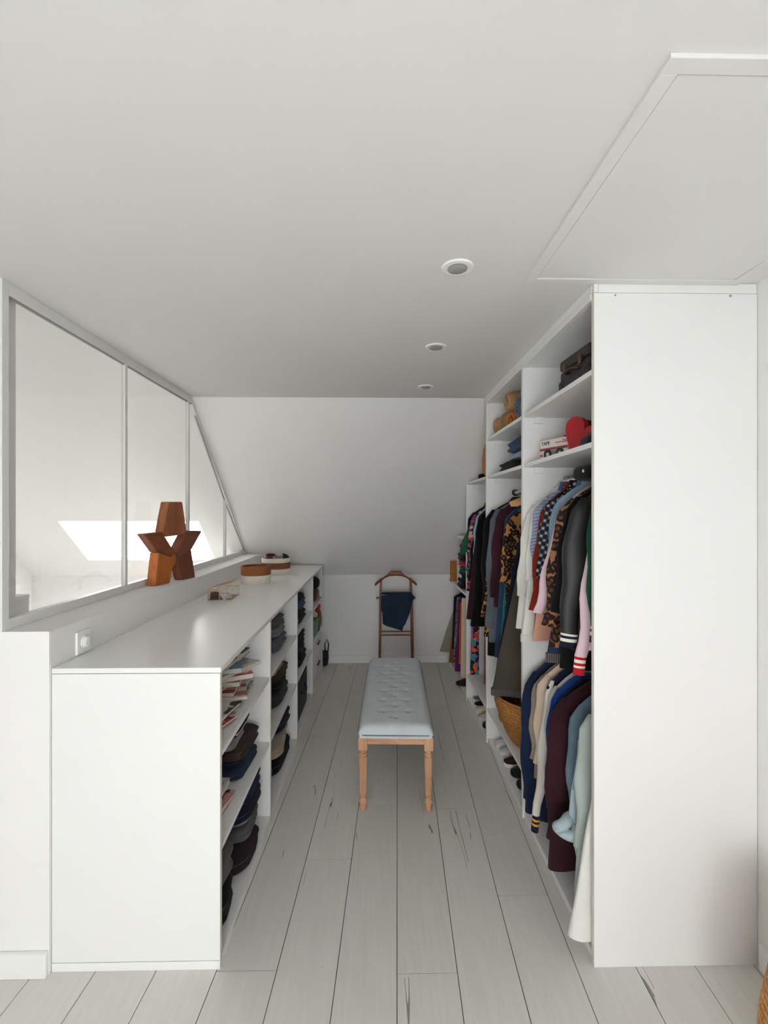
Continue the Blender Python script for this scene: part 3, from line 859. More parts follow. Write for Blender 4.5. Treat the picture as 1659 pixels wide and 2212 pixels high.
# ================================================================== GARMENTS
def ringpts(w, t, z, n=30, fold=0.0, seed=0, ox=0, k=0.75):
    out = []
    for i in range(n):
        th = 2 * pi * i / n
        x = math.copysign(abs(cos(th)) ** k, cos(th)) * w
        y = math.copysign(abs(sin(th)) ** 0.6, sin(th)) * t / 2
        y += fold * (sin(19 * x + seed * 1.3 + 2.0 * z) * 0.6 + sin(43 * x - seed + 5 * z) * 0.4)
        out.append((x + ox, y, z))
    return out
def garment(name, label, cat, y, m, L=0.75, top=1.655, cx=RAILX, sh=0.19, hem=0.23, t=0.034, drop=0.085, neck=0.055,
            sl=None, collar=None, seed=0, group=None, rz=0.0, cuffs=None, hemband=None, fold=0.010, skirt=False, placket=None, one=False):
    r = thing(name, label, cat, (cx, y, top), rotz=rz, group=group)
    lv = [(0.0, neck, 0.7)] if not skirt else [(0.0, sh, 0.8)]
    if not skirt: lv += [(drop * 0.35, neck + (sh - neck) * 0.45, 0.85), (drop * 0.75, neck + (sh - neck) * 0.85, 0.95), (drop, sh, 1.0)]
    N = 12
    d0 = lv[-1][0]
    for j in range(1, N + 1):
        f = j / N
        lv.append((d0 + (L - d0) * f, sh + (hem - sh) * f ** 0.9, 1.0 + 0.35 * f))
    rings = [ringpts(w, t * k, -d, fold=fold * min(1, d / L * 1.5), seed=seed) for d, w, k in lv]
    # gently uneven hem
    rings[-1] = [(x, yy, z + 0.008 * sin(11 * x + seed)) for x, yy, z in rings[-1]]
    MB().loft(rings).build('body', m, r, smooth=True, ang=75)
    if hemband:
        w = lv[-1][1]; k = lv[-1][2]
        MB().loft([ringpts(w * 1.01 - 0.0, t * k + 0.004, -L + 0.012 * a, fold=fold, seed=seed) for a in (2.6, 1.3, 0.0, -0.6)]).build('hem', hemband, r, smooth=True, ang=75)
    if collar:
        rr = [[(x * 1.0, yy * 1.35, z) for x, yy, z in ringpts(neck * q, t * 0.8, zz)] for zz, q in ((-0.012, 1.25), (0.012, 1.05), (0.030, 0.95), (0.026, 0.8))]
        MB().loft(rr).build('collar', collar, r, smooth=True, ang=60)
    if placket:
        MB().box(-0.014, 0.014, -t * 0.5 - 0.016, -t * 0.5 - 0.006, -L * 0.92, -0.05).build('placket', placket, r, bevel=0.002)
    if sl:
        Ls, out, w, tw = sl[:4]; sm = sl[4] if len(sl) > 4 else m
        for s_ in ((-1,) if one else (-1, 1)):
            rs = []; NS = 11
            for j in range(NS + 1):
                f = j / NS
                z = -drop * 0.8 - Ls * f
                xc = s_ * (sh - 0.030 + out * (f ** 1.1) + 0.030 * f)
                wr = w * (0.75 + 0.35 * sin(pi * min(1, f * 1.15)) ) * (1 - 0.35 * f)
                tr_ = tw * (0.8 + 0.3 * sin(pi * f))
                if j == 0: wr *= 0.35; tr_ *= 0.5; z += 0.012
                wob = 0.005 * sin(14 * f + seed + s_)
                rs.append([(xc + wr * cos(2 * pi * k / 16) + wob, tr_ * sin(2 * pi * k / 16) + 0.004 * sin(9 * f + seed), z + 0.12 * (s_ * wr * cos(2 * pi * k / 16))) for k in range(16)])
            so = MB().loft(rs).build('sleeve', sm, r, smooth=True, ang=75)
            if cuffs:
                base = rs[-1]; zc = -drop * 0.8 - Ls
                cxm = sum(p[0] for p in base) / 16; wr = max(p[0] for p in base) - cxm; ty = max(p[1] for p in base)
                z = zc + 0.004
                for q, (cm, hgt) in enumerate(cuffs):
                    rr = [[(cxm + s_ * 0.10 * (zc - zz) + wr * 0.96 * g * cos(2 * pi * k / 16), ty * 0.96 * g * sin(2 * pi * k / 16), zz + 0.10 * s_ * wr * cos(2 * pi * k / 16)) for k in range(16)] for zz, g in ((z, 1.0), (z - hgt, 1.0))]
                    MB().loft(rr).build('cuff_band', cm, so, smooth=True, ang=60)
                    z -= hgt
    for ch in bpy.data.objects:
        if ch.parent == r: ch.location.z += L
    r.location.z -= L
    return r

F = lambda n, r, g, b, **k: fabric(n, rgb(r, g, b), **k)
white_c = F('white_cotton', 222, 222, 216, var=0.05); white_l = F('off_white_lace', 212, 210, 204, var=0.12)
bluestripe = stripes('blue_striped_cotton', rgb(152, 164, 190), rgb(78, 88, 118), 'Z', 22, 0.16, (0.5, 0, 0))
denim = F('mid_blue_denim', 72, 100, 132); denim_l = F('light_blue_denim', 128, 150, 168); denim_d = F('dark_denim', 40, 52, 74)
rust = dots('rust_dotted_viscose', rgb(128, 44, 30), rgb(176, 132, 118), 30, 0.13)
polka = dots('black_polka_dot', rgb(28, 27, 32), rgb(190, 188, 182), 70, 0.22)
checks = plaid('grey_check_flannel', rgb(34, 36, 44), rgb(84, 88, 96), rgb(170, 172, 168), 13)
pink = F('pale_pink_wool', 214, 188, 196, var=0.06)
leo = leopard('leopard_print', rgb(146, 104, 70), rgb(40, 26, 24), rgb(92, 60, 44), 34)
leo2 = leopard('golden_leopard_print', rgb(164, 114, 66), rgb(30, 20, 18), rgb(96, 62, 42), 34)
blackf = F('black_cloth', 14, 14, 17); blackw = F('black_wool', 18, 18, 21)
leather = plain('black_soft_leather', rgb(19, 20, 22), 0.52, 0.5, var=0.3, vs=12, bump=0.3, bs=60)
green = F('bottle_green_satin', 22, 62, 52); navy = F('navy_wool', 26, 38, 66); navy2 = F('ink_blue_cotton', 24, 28, 48)
rib_white = F('white_rib', 226, 224, 208, var=0.05); rib_red = F('red_rib', 176, 28, 44, var=0.1); rib_navy = F('navy_rib', 30, 30, 54); gold = F('gold_rib', 214, 160, 66, var=0.05)
taupe = F('taupe_wool', 140, 128, 118); beige = F('beige_gabardine', 204, 184, 164, var=0.06); royal = F('royal_blue_cotton', 28, 62, 128)
cobaltgrey = F('pale_grey_jersey', 176, 174, 178, var=0.06); maroon = F('deep_maroon_wool', 52, 24, 32); sage = F('sage_grey_linen', 168, 178, 172, var=0.06)
offw = F('ivory_wool', 212, 206, 196, var=0.05)
teal = F('teal_green_knit', 34, 112, 104); greyk = F('grey_knit', 92, 98, 106); wine = F('wine_chenille', 54, 24, 34); slate = F('slate_blue_cotton', 40, 58, 84)
moleskin = F('grey_brown_denim', 74, 68, 60, var=0.1); creamf = F('cream_cotton', 214, 196, 170, var=0.06)
peach = F('peach_cotton', 206, 152, 132, var=0.08)
fl1 = floral('multicolour_floral', [rgb(30, 34, 44), rgb(196, 74, 66), rgb(52, 80, 86), rgb(126, 62, 118), rgb(214, 168, 140), rgb(28, 60, 66)], 46)
fl2 = floral('bright_floral', [rgb(28, 32, 44), rgb(172, 62, 120), rgb(70, 128, 132), rgb(206, 96, 60), rgb(120, 70, 150), rgb(26, 40, 52)], 34)
fl3 = floral('red_black_print', [rgb(60, 22, 32), rgb(182, 52, 66), rgb(30, 26, 34), rgb(150, 120, 110)], 60)
fray = stripes('frayed_hem', rgb(104, 98, 96), rgb(30, 26, 30), 'X', 38, 0.62)
camel = F('camel_suede', 132, 82, 52); violet = F('violet_knit', 92, 34, 92); tan = F('tan_gabardine', 196, 160, 120, var=0.06); iceblue = F('ice_blue_denim', 158, 180, 196)
herr = dots('black_white_herringbone', rgb(60, 58, 62), rgb(196, 192, 190), 130, 0.4)

G1 = 'clothes on the upper rail of the near wardrobe bay'
garment('shirt', 'white blouse hanging against the divider, farthest of the upper near bay', 'blouse', 2.335, white_l, 0.66, 1.64, sh=0.17, hem=0.24, t=0.026, sl=(0.44, 0.045, 0.05, 0.013), collar=white_l, seed=1, group=G1)
garment('blouse', 'second white blouse, long and lace edged, beside the far white one', 'blouse', 2.292, white_c, 0.72, 1.645, sh=0.150, hem=0.228, t=0.028, sl=(0.36, 0.04, 0.046, 0.014), collar=white_l, hemband=white_l, seed=2, group=G1)
garment('shirt', 'pale blue shirt with dark pinstripes and blue collar between white and rust', 'shirt', 2.240, bluestripe, 0.58, 1.665, sh=0.152, hem=0.18, t=0.03, sl=(0.36, 0.012, 0.058, 0.016), collar=denim, placket=bluestripe, seed=3, group=G1)
garment('shirt', 'rust red shirt dotted with tiny rings', 'shirt', 2.185, rust, 0.66, 1.66, sh=0.145, hem=0.20, t=0.03, sl=(0.50, 0.050, 0.052, 0.017), collar=rust, seed=4, group=G1)
garment('blouse', 'black blouse with small white polka dots', 'blouse', 2.135, polka, 0.52, 1.665, sh=0.15, hem=0.17, t=0.026, sl=(0.30, 0.02, 0.045, 0.014), collar=polka, seed=5, group=G1)
garment('blouse', 'peach blouse whose hem shows below the rust red shirt', 'blouse', 2.160, peach, 0.70, 1.655, sh=0.12, hem=0.215, t=0.02, seed=15, group=G1)
garment('shirt', 'black, grey and white checked flannel shirt', 'shirt', 2.085, checks, 0.56, 1.66, sh=0.165, hem=0.19, t=0.03, sl=(0.34, 0.03, 0.055, 0.017), collar=checks, seed=6, group=G1)
garment('shirt', 'mid blue denim shirt, the farther of two denim shirts on the upper rail', 'shirt', 2.035, denim, 0.62, 1.67, sh=0.148, hem=0.17, t=0.032, sl=(0.42, 0.006, 0.058, 0.018), collar=denim, seed=7, group=G1)
garment('shirt', 'light blue denim shirt next to the leopard coat on the upper rail', 'shirt', 1.985, denim_l, 0.58, 1.675, sh=0.165, hem=0.18, t=0.03, sl=(0.34, 0.02, 0.052, 0.017), collar=denim_l, seed=8, group=G1)
garment('jacket', 'pale pink jacket with one sleeve pointing into the aisle', 'jacket', 1.945, pink, 0.56, 1.66, sh=0.150, hem=0.22, t=0.028, sl=(0.46, 0.115, 0.046, 0.014), seed=9, group=G1)
garment('coat', 'tan coat with bold dark leopard spots on the upper rail near the front', 'coat', 1.885, leo, 0.66, 1.66, sh=0.165, hem=0.235, t=0.04, sl=(0.50, 0.070, 0.066, 0.024), collar=leo, seed=10, group=G1)
garment('denim_skirt', 'dark denim skirt with frayed pale hem below the leopard coat', 'skirt', 1.925, denim_d, 0.66, 1.60, sh=0.12, hem=0.235, t=0.024, hemband=fray, skirt=True, seed=11, group=G1)
garment('cardigan', 'black cardigan between leopard coat and leather bomber', 'cardigan', 1.832, blackf, 0.72, 1.665, sh=0.165, hem=0.22, t=0.03, sl=(0.44, 0.06, 0.055, 0.02), seed=12, group=G1)
garment('bomber_jacket', 'black leather bomber jacket with two white stripes on its cuff', 'jacket', 1.772, leather, 0.62, 1.66, sh=0.165, hem=0.20, t=0.038, sl=(0.50, 0.042, 0.072, 0.026), seed=13, group=G1,
        cuffs=[(rib_white, .012), (rib_navy, .010), (rib_white, .012), (rib_navy, .022)], collar=blackw)
garment('bomber_jacket', 'bottle green bomber jacket with white striped navy cuff', 'jacket', 1.652, green, 0.52, 1.665, sh=0.160, hem=0.16, t=0.034, sl=(0.452, -0.004, 0.056, 0.022), seed=14, group=G1,
        cuffs=[(rib_white, .013), (rib_navy, .010), (rib_white, .013), (rib_navy, .024)], collar=rib_navy)
garment('varsity_jacket', 'pale pink varsity jacket with red and white striped cuff, second on upper rail', 'jacket', 1.712, pink, 0.62, 1.66, sh=0.125, hem=0.165, t=0.028, sl=(0.57, 0.060, 0.046, 0.016), seed=16, group=G1,
        cuffs=[(rib_red, .014), (rib_white, .012), (rib_red, .010), (rib_white, .008), (rib_red, .026)], collar=rib_red)

G2 = 'clothes on the lower rail of the near wardrobe bay'
garment('overcoat', 'dark navy coat with a rounded shoulder, farthest on the lower rail', 'coat', 2.285, navy, 0.76, 0.855, sh=0.185, hem=0.21, t=0.05, drop=0.12, sl=(0.60, 0.006, 0.066, 0.026), seed=21, group=G2)
garment('jacket', 'taupe wool jacket beside the navy coat on the lower rail', 'jacket', 2.225, taupe, 0.56, 0.850, sh=0.17, hem=0.19, t=0.032, drop=0.11, sl=(0.38, 0.01, 0.052, 0.018), seed=22, group=G2)
garment('trench_coat', 'beige jacket with a pointed navy collar on the lower rail', 'jacket', 2.175, beige, 0.62, 0.865, sh=0.165, hem=0.195, t=0.036, drop=0.10, sl=(0.40, 0.012, 0.052, 0.02), collar=navy2, placket=navy2, seed=23, group=G2)
garment('varsity_jacket', 'navy varsity jacket with long white sleeve and gold striped cuff', 'jacket', 2.115, navy2, 0.70, 0.860, sh=0.165, hem=0.205, t=0.04, drop=0.10, sl=(0.60, 0.045, 0.036, 0.018, offw), seed=24, group=G2,
        cuffs=[(rib_navy, .012), (gold, .010), (rib_navy, .010), (gold, .010), (rib_navy, .028)])
garment('coat', 'cream coat showing as a pale strip left of the royal blue one', 'coat', 2.070, cobaltgrey, 0.60, 0.850, sh=0.16, hem=0.18, t=0.026, drop=0.10, sl=(0.40, 0.01, 0.046, 0.016), seed=25, group=G2)
garment('blazer', 'royal blue blazer on the lower rail', 'blazer', 2.030, royal, 0.64, 0.850, sh=0.165, hem=0.19, t=0.032, drop=0.10, sl=(0.46, 0.012, 0.050, 0.018), seed=26, group=G2)
garment('cardigan', 'navy cardigan with a thin gold edge beside the maroon coat', 'cardigan', 1.992, navy2, 0.72, 0.845, sh=0.15, hem=0.20, t=0.026, drop=0.10, placket=gold, seed=27, group=G2)
garment('coat', 'long deep maroon coat with folded hem on the lower rail', 'coat', 1.930, maroon, 0.765, 0.850, sh=0.185, hem=0.228, t=0.05, drop=0.10, sl=(0.56, 0.018, 0.066, 0.026), seed=28, group=G2)
garment('denim_jacket', 'blue denim jacket with knotted sleeve right of the maroon coat', 'jacket', 1.845, F('dusty_blue_denim', 96, 116, 130), 0.56, 0.850, sh=0.155, hem=0.175, t=0.034, drop=0.09, sl=(0.46, 0.0, 0.050, 0.02), seed=29, group=G2)
kn = thing('scarf', 'pale blue scarf tied in a thick knot among the lower clothes', 'scarf', (0.745, 1.795, 0.345))
MB().tube([(-0.012 + 0.036 * cos(a) * (1 + 0.1 * sin(3 * a)), 0.02 * sin(2 * a), 0.028 * sin(a)) for a in [2 * pi * i / 22 for i in range(23)]], 0.022, 12, cap=False).build('knot', F('pale_blue_cotton', 176, 192, 198, var=0.08), kn, smooth=True)
for xx, zz, lz in ((0.03, -0.02, -0.24), (0.02, 0.02, 0.30)):
    MB().tube([(xx - 0.01, 0.0, zz), (xx + 0.01, 0.004, zz + lz * 0.4), (xx + 0.02, 0.006, zz + lz)], [(0.014, 0.02), (0.012, 0.026), (0.010, 0.030)], 10).build('tail', F('pale_blue_tail', 164, 182, 190, var=0.1), kn, smooth=True)
garment('coat', 'sage grey linen coat just behind the white trousers at the end panel', 'coat', 1.735, sage, 0.76, 0.860, sh=0.165, hem=0.20, t=0.034, drop=0.09, sl=(0.48, 0.01, 0.048, 0.02), seed=30, group=G2)
garment('dress', 'pale grey dress next to the white garment at the end panel', 'dress', 1.692, cobaltgrey, 0.74, 0.855, sh=0.14, hem=0.19, t=0.028, drop=0.09, seed=31, group=G2)
garment('dress', 'long white dress reaching almost to the floor, nearest on the lower rail', 'dress', 1.652, white_c, 0.79, 0.860, sh=0.12, hem=0.262, t=0.040, drop=0.09, seed=32, group=G2, fold=0.012)

G3 = 'clothes on the rail of the second wardrobe bay'
garment('coat', 'long black coat, farthest on the rail of the second bay', 'coat', 3.100, blackw, 1.02, 1.620, sh=0.185, hem=0.20, t=0.05, sl=(0.60, 0.02, 0.066, 0.028), seed=41, group=G3)
garment('blouse', 'golden leopard blouse peeping out beside the long black coat', 'blouse', 3.040, leo2, 0.86, 1.60, sh=0.15, hem=0.24, t=0.026, sl=(0.66, 0.085, 0.044, 0.016), seed=42, group=G3)
garment('cardigan', 'long grey knitted cardigan on the rail of the second bay', 'cardigan', 2.985, greyk, 0.90, 1.625, sh=0.185, hem=0.22, t=0.040, sl=(0.74, 0.025, 0.058, 0.024), seed=43, group=G3)
garment('jumper', 'wine red chenille cardigan right of the grey cardigan', 'cardigan', 2.930, wine, 0.66, 1.625, sh=0.17, hem=0.20, t=0.034, sl=(0.54, 0.03, 0.052, 0.022), seed=44, group=G3)
garment('dress', 'slate blue dress right of the wine red cardigan', 'dress', 2.880, slate, 0.92, 1.59, sh=0.145, hem=0.21, t=0.034, seed=45, group=G3)
garment('dress', 'teal green knitted dress, its skirt showing as a slim strip', 'dress', 2.840, teal, 1.02, 1.58, sh=0.12, hem=0.205, t=0.026, seed=46, group=G3)
garment('blouse', 'golden leopard blouse right in front of the slate blue dress', 'blouse', 2.795, leo2, 0.66, 1.580, sh=0.145, hem=0.17, t=0.03, sl=(0.38, 0.035, 0.044, 0.018), seed=47, group=G3)
garment('dress', 'very dark navy dress between leopard blouse and grey brown skirt', 'dress', 2.735, navy2, 1.06, 1.55, sh=0.085, hem=0.262, t=0.032, seed=48, group=G3)
garment('maxi_skirt', 'long grey brown denim skirt with frayed hem above the straw basket', 'skirt', 2.665, moleskin, 0.80, 1.31, sh=0.10, hem=0.275, t=0.05, skirt=True, hemband=fray, seed=49, group=G3, rz=-0.12)
garment('trousers', 'cream trousers hanging beside the grey brown skirt', 'trousers', 2.575, creamf, 0.90, 1.42, sh=0.07, hem=0.10, t=0.034, skirt=True, seed=50, group=G3, cx=0.98)
garment('shirt', 'dark grey shirt under the wooden hangers of the second bay', 'shirt', 2.610, F('charcoal_cotton', 52, 56, 60), 0.36, 1.60, sh=0.10, hem=0.09, t=0.03, seed=51, group=G3, cx=0.97)

G4 = 'clothes on the rails of the third wardrobe bay'
garment('jacket', 'black jacket with dark brown collar, farthest in the third bay', 'jacket', 3.800, blackf, 0.62, 1.60, sh=0.165, hem=0.19, t=0.045, sl=(0.46, 0.01, 0.056, 0.022), collar=lbrown, seed=61, group=G4)
garment('blouse', 'multicolour floral blouse on the upper rail of the third bay', 'blouse', 3.745, fl1, 0.64, 1.59, sh=0.165, hem=0.20, t=0.034, sl=(0.50, 0.02, 0.05, 0.018), seed=62, group=G4)
garment('jacket', 'ice blue denim jacket beside the floral blouse in the third bay', 'jacket', 3.690, iceblue, 0.46, 1.60, sh=0.135, hem=0.16, t=0.034, sl=(0.36, 0.012, 0.05, 0.02), seed=63, group=G4)
garment('dress', 'dark burgundy dress behind the black one in the third bay', 'dress', 3.640, F('burgundy_cloth', 54, 26, 34), 0.86, 1.59, sh=0.145, hem=0.235, t=0.036, seed=64, group=G4)
garment('dress', 'black dress on the upper rail of the third bay, near the divider', 'dress', 3.560, blackf, 0.90, 1.59, sh=0.15, hem=0.22, t=0.06, sl=(0.5, 0.01, 0.05, 0.026), seed=65, group=G4)
garment('jumper', 'emerald green jumper with sleeve poking out of the third bay', 'jumper', 3.772, F('emerald_knit', 26, 84, 62), 0.40, 1.55, sh=0.15, hem=0.17, t=0.022, sl=(0.27, 0.10, 0.05, 0.02), seed=66, group=G4)
garment('blouse', 'dark blouse with red checked cuff in the third bay', 'blouse', 3.722, blackf, 0.60, 1.58, sh=0.13, hem=0.18, t=0.02, sl=(0.50, 0.055, 0.045, 0.018), cuffs=[(fl3, 0.09)], seed=67, group=G4)
garment('jeans', 'ice blue jeans folded over a hanger on the third bay lower rail', 'jeans', 3.755, iceblue, 0.36, 0.99, sh=0.18, hem=0.185, t=0.032, skirt=True, seed=68, group=G4)
garment('trousers', 'tan trousers folded over a hanger on the third bay lower rail', 'trousers', 3.655, tan, 0.30, 0.99, sh=0.18, hem=0.175, t=0.036, skirt=True, seed=69, group=G4)
garment('trousers', 'bright floral trousers hanging low in the third bay', 'trousers', 3.705, fl2, 0.70, 0.98, sh=0.17, hem=0.195, t=0.030, skirt=True, seed=70, group=G4)
garment('top', 'red and black printed top over the floral trousers in the third bay', 'top', 3.610, fl3, 0.40, 0.97, sh=0.16, hem=0.19, t=0.030, skirt=True, seed=71, group=G4)
garment('trousers', 'pale grey trousers hanging low beside the floral ones', 'trousers', 3.560, cobaltgrey, 0.66, 0.975, sh=0.15, hem=0.155, t=0.030, skirt=True, seed=72, group=G4)
garment('trousers', 'rust brown suede trousers hanging low by the divider', 'trousers', 3.490, camel, 0.70, 0.97, sh=0.125, hem=0.135, t=0.036, skirt=True, seed=73, group=G4)

G5 = 'clothes hanging under the eaves in the last wardrobe bay'
garment('coat', 'olive beige coat flaring out beside the end wall, last in the wardrobe', 'coat', 4.760, F('olive_beige', 150, 142, 124, var=0.06), 0.66, 0.80, sh=0.09, hem=0.295, t=0.04, seed=81, group=G5, cx=0.94)
garment('coat', 'brown suede coat in the last bay of the wardrobe', 'coat', 4.660, camel, 0.72, 0.79, sh=0.12, hem=0.215, t=0.05, drop=0.06, seed=82, group=G5)
garment('dress', 'ink blue dress in the last bay of the wardrobe', 'dress', 4.560, navy2, 0.56, 0.79, sh=0.18, hem=0.20, t=0.04, drop=0.06, seed=83, group=G5)
garment('skirt', 'herringbone black and white skirt in the last bay', 'skirt', 4.480, herr, 0.58, 0.74, sh=0.165, hem=0.20, t=0.03, skirt=True, seed=84, group=G5)
garment('dress', 'violet dress reaching near the floor in the last bay', 'dress', 4.400, violet, 0.72, 0.78, sh=0.16, hem=0.20, t=0.036, drop=0.06, seed=85, group=G5)
garment('dress', 'orange dress near the divider in the last bay', 'dress', 4.300, F('orange_cotton', 192, 84, 40), 0.62, 0.78, sh=0.165, hem=0.18, t=0.036, drop=0.06, seed=86, group=G5)
garment('trousers', 'cream trousers nearest the divider in the last bay', 'trousers', 4.200, creamf, 0.70, 0.78, sh=0.17, hem=0.18, t=0.036, skirt=True, seed=87, group=G5)

# hangers whose hooks show above the clothes
hw_ = wood('beech_hanger', rgb(196, 140, 84), rgb(230, 182, 124), 'x', 18, 0.4, 0.45)
def hanger(label, x, y, ztop, m, w=0.19, group=None, drop=0.05, hook=0.045, k=1.0):
    t = thing('clothes_hanger', label, 'hanger', (x, y, ztop), group=group)
    MB().tube([(-w, 0, -drop), (-w * 0.55, 0, -drop * 0.45), (-0.02, 0, 0.0), (0.02, 0, 0.0), (w * 0.55, 0, -drop * 0.45), (w, 0, -drop)], [(0.006 * k, 0.013 * k)] + [(0.006 * k, 0.012 * k)] * 4 + [(0.006 * k, 0.013 * k)], 10).build('shoulder_bar', m, t, smooth=True)
    MB().tube([(0, 0, 0), (0, 0, hook * 0.4)] + [(0.018 * sin(a) , 0, hook * 0.4 + 0.02 - 0.02 * cos(a)) for a in [pi * 1.45 * i / 9 for i in range(10)]], 0.002, 8).build('hook', M['chrome'], t, smooth=True)
    return t
for k in range(5):
    hanger('pale wooden hangers bunched together on the second bay rail', 0.935, 2.640 + 0.028 * k, 1.645, hw_, 0.148, 'bunched pale wooden hangers', 0.050, 0.045, 1.3)
hanger('black hanger hooked by the rail end of the second bay', 0.935, 3.125, 1.640, M['black'], 0.07)
for k, y in enumerate((2.292, 2.240, 2.135, 2.035)):
    hanger('steel hangers whose hooks show above the near upper clothes', RAILX, y + 0.004, 1.672, M['chrome'], 0.10, 'steel hangers on the near upper rail', 0.05, 0.03, 0.3)
cap_ = thing('cap', 'black cap with a shiny stud perched on top of the hanging clothes', 'cap', (0.872, 1.86, 1.675))
rbox(0.13, 0.20, 0.062, 0.55, wob=0.004, seed=5).build('crown', blackw, cap_, smooth=True)
MB().lathe([(0.0005, 0.004), (0.006, 0.003), (0.008, 0.0)], n=14).build('stud', M['chrome'], cap_, loc=(-0.0645, -0.035, 0.035), rot=(0, -pi / 2, 0), smooth=True)

# ================================================================== THINGS ON THE WARDROBE SHELVES
sc = plain('dark_suitcase_hide', rgb(50, 44, 41), 0.55, 0.4, var=0.35, vs=14, bump=0.3, bs=90)
su = thing('suitcase', 'old dark brown suitcase with riveted corners on the top shelf of the near bay', 'suitcase', (1.00, 1.855, 2.045), rotz=0.05)
MB().box(-0.22, 0.22, -0.12, 0.13, 0, 0.088).build('lower_case', sc, su, bevel=0.012, seg=3)
MB().box(-0.222, 0.222, -0.122, 0.132, 0.0895, 0.135).build('lid', sc, su, bevel=0.012, seg=3)
for x in (-0.2, 0.2):
    for y in (-0.1, 0.11):
        MB().box(x - 0.026, x + 0.026, y - 0.026, y + 0.026, 0.003, 0.050).build('corner_guard', lblack, su, bevel=0.010)
for y in (-0.06, 0.07):
    c_ = MB().box(-0.232, -0.22, y - 0.010, y + 0.010, 0.07, 0.105).build('clasp', plain('tarnished_brass', rgb(98, 72, 58), 0.4, 0.5, metal=0.7), su, bevel=0.003)
MB().tube([(-0.222, -0.035, 0.062), (-0.245, -0.03, 0.062), (-0.248, 0.0, 0.062), (-0.245, 0.035, 0.062), (-0.222, 0.04, 0.062)], 0.007, 8).build('handle', lblack, su, smooth=True)
cs = thing('travel_case', 'black riveted case standing upright behind the end panel beside the suitcase', 'case', (0.955, 1.665, 2.045))
MB().box(-0.155, 0.155, -0.045, 0.045, 0, 0.165).build('body', lblack, cs, bevel=0.018, seg=3)
for x, z in ((-0.152, 0.02), (-0.152, 0.085), (-0.152, 0.145)):
    for y in (-0.025, 0.025):
        MB().lathe([(0.0005, 0.006), (0.004, 0.0045), (0.0055, 0.0)], n=10).build('rivet', M['chrome'], cs, loc=(x - 0.002, y, z), rot=(0, -pi / 2, 0), smooth=True)

def text_mesh(txt, size, m, parent, loc, rot, name='lettering', depth=0.0004, sx=1.0):
    cu_ = bpy.data.curves.new('t', 'FONT'); cu_.body = txt; cu_.size = size; cu_.extrude = depth
    cu_.align_x = 'LEFT'; cu_.align_y = 'BOTTOM'; cu_.offset = size * 0.012; cu_.resolution_u = 3
    to = bpy.data.objects.new('t', cu_); col.objects.link(to)
    dg = bpy.context.evaluated_depsgraph_get()
    me = bpy.data.meshes.new_from_object(to.evaluated_get(dg)); me.name = name
    bpy.data.objects.remove(to); me.materials.clear(); me.materials.append(m)
    o = bpy.data.objects.new(name, me); col.objects.link(o); o.parent = parent; o.location = loc; o.rotation_euler = rot; o.scale = (sx, 1, 1)
    return o
# cassette shaped tin, facing the aisle and slightly towards the room
ang = math.atan2(2.14 - 2.30, 0.87 - 0.80)      # direction of its front edge
tn = thing('cassette_tin', 'white and red tin printed as an audio cassette reading TAPE', 'tin', (0.838, 2.216, 1.793), rotz=ang)
tw, thh = 0.178, 0.104
tinw = plain('white_tin', rgb(226, 220, 212), 0.35, 0.5, var=0.03); tinr = plain('red_print', rgb(186, 34, 48), 0.4, 0.4); tink = plain('black_print', rgb(34, 32, 38), 0.5, 0.4); ting = plain('grey_print', rgb(128, 124, 122), 0.5, 0.4)
MB().box(-tw / 2, tw / 2, 0, 0.045, 0, thh).build('body', tinw, tn, bevel=0.005, seg=3)
fy = -0.0006
MB().box(-tw / 2 + 0.001, tw / 2 - 0.001, fy, 0.001, 0.058, 0.064).build('red_band', tinr, tn)
MB().box(-tw / 2 + 0.001, tw / 2 - 0.001, fy, 0.001, 0.052, 0.0575).build('dark_band', plain('dark_red_print', rgb(92, 30, 38), 0.4), tn)
MB().box(0.012, 0.052, fy, 0.001, 0.082, 0.0855).build('red_line', tinr, tn)
MB().box(-0.062, 0.062, fy * 0.6, 0.001, 0.004, 0.050).build('grey_panel', ting, tn)
def disc(cx, cz, r, m, nm, y=-0.0012, star=False):
    n = 48; pts = [(cx + (r if not star else r * (1 if (k // 4) % 2 == 0 else 0.62)) * cos(2 * pi * k / n), cz + (r if not star else r * (1 if (k // 4) % 2 == 0 else 0.62)) * sin(2 * pi * k / n)) for k in range(n)]
    return MB().prism(pts, 'y', y, 0.001).build(nm, m, tn)
for cx in (-0.036, 0.040):
    disc(cx, 0.032, 0.0245, tink, 'reel', -0.0012); disc(cx, 0.032, 0.011, tinw, 'reel_hub', -0.0018, True)
text_mesh('TAPE', 0.024, tink, tn, (-0.078, fy, 0.0735), (pi / 2, 0, 0), sx=1.02)
text_mesh('D60', 0.024, tinr, tn, (0.0555, fy, 0.0735), (pi / 2, 0, 0), sx=0.75)
MB().box(-0.085, -0.068, fy, 0.001, 0.026, 0.034).build('red_tab', tinr, tn)
MB().box(-0.085, -0.068, fy, 0.001, 0.040, 0.042).box(-0.085, -0.068, fy, 0.001, 0.016, 0.018).build('grey_lines', ting, tn)
mt = thing('matchbox', 'small tan matchbox lying on top of the cassette tin', 'box', (0.862, 2.205, 1.793 + thh), rotz=ang)
MB().box(-0.026, 0.024, 0.004, 0.028, 0.0003, 0.011).build('sleeve', tan, mt, bevel=0.001)
MB().box(0.024, 0.036, 0.005, 0.027, 0.001, 0.010).build('tray', lbrown, mt, bevel=0.001)

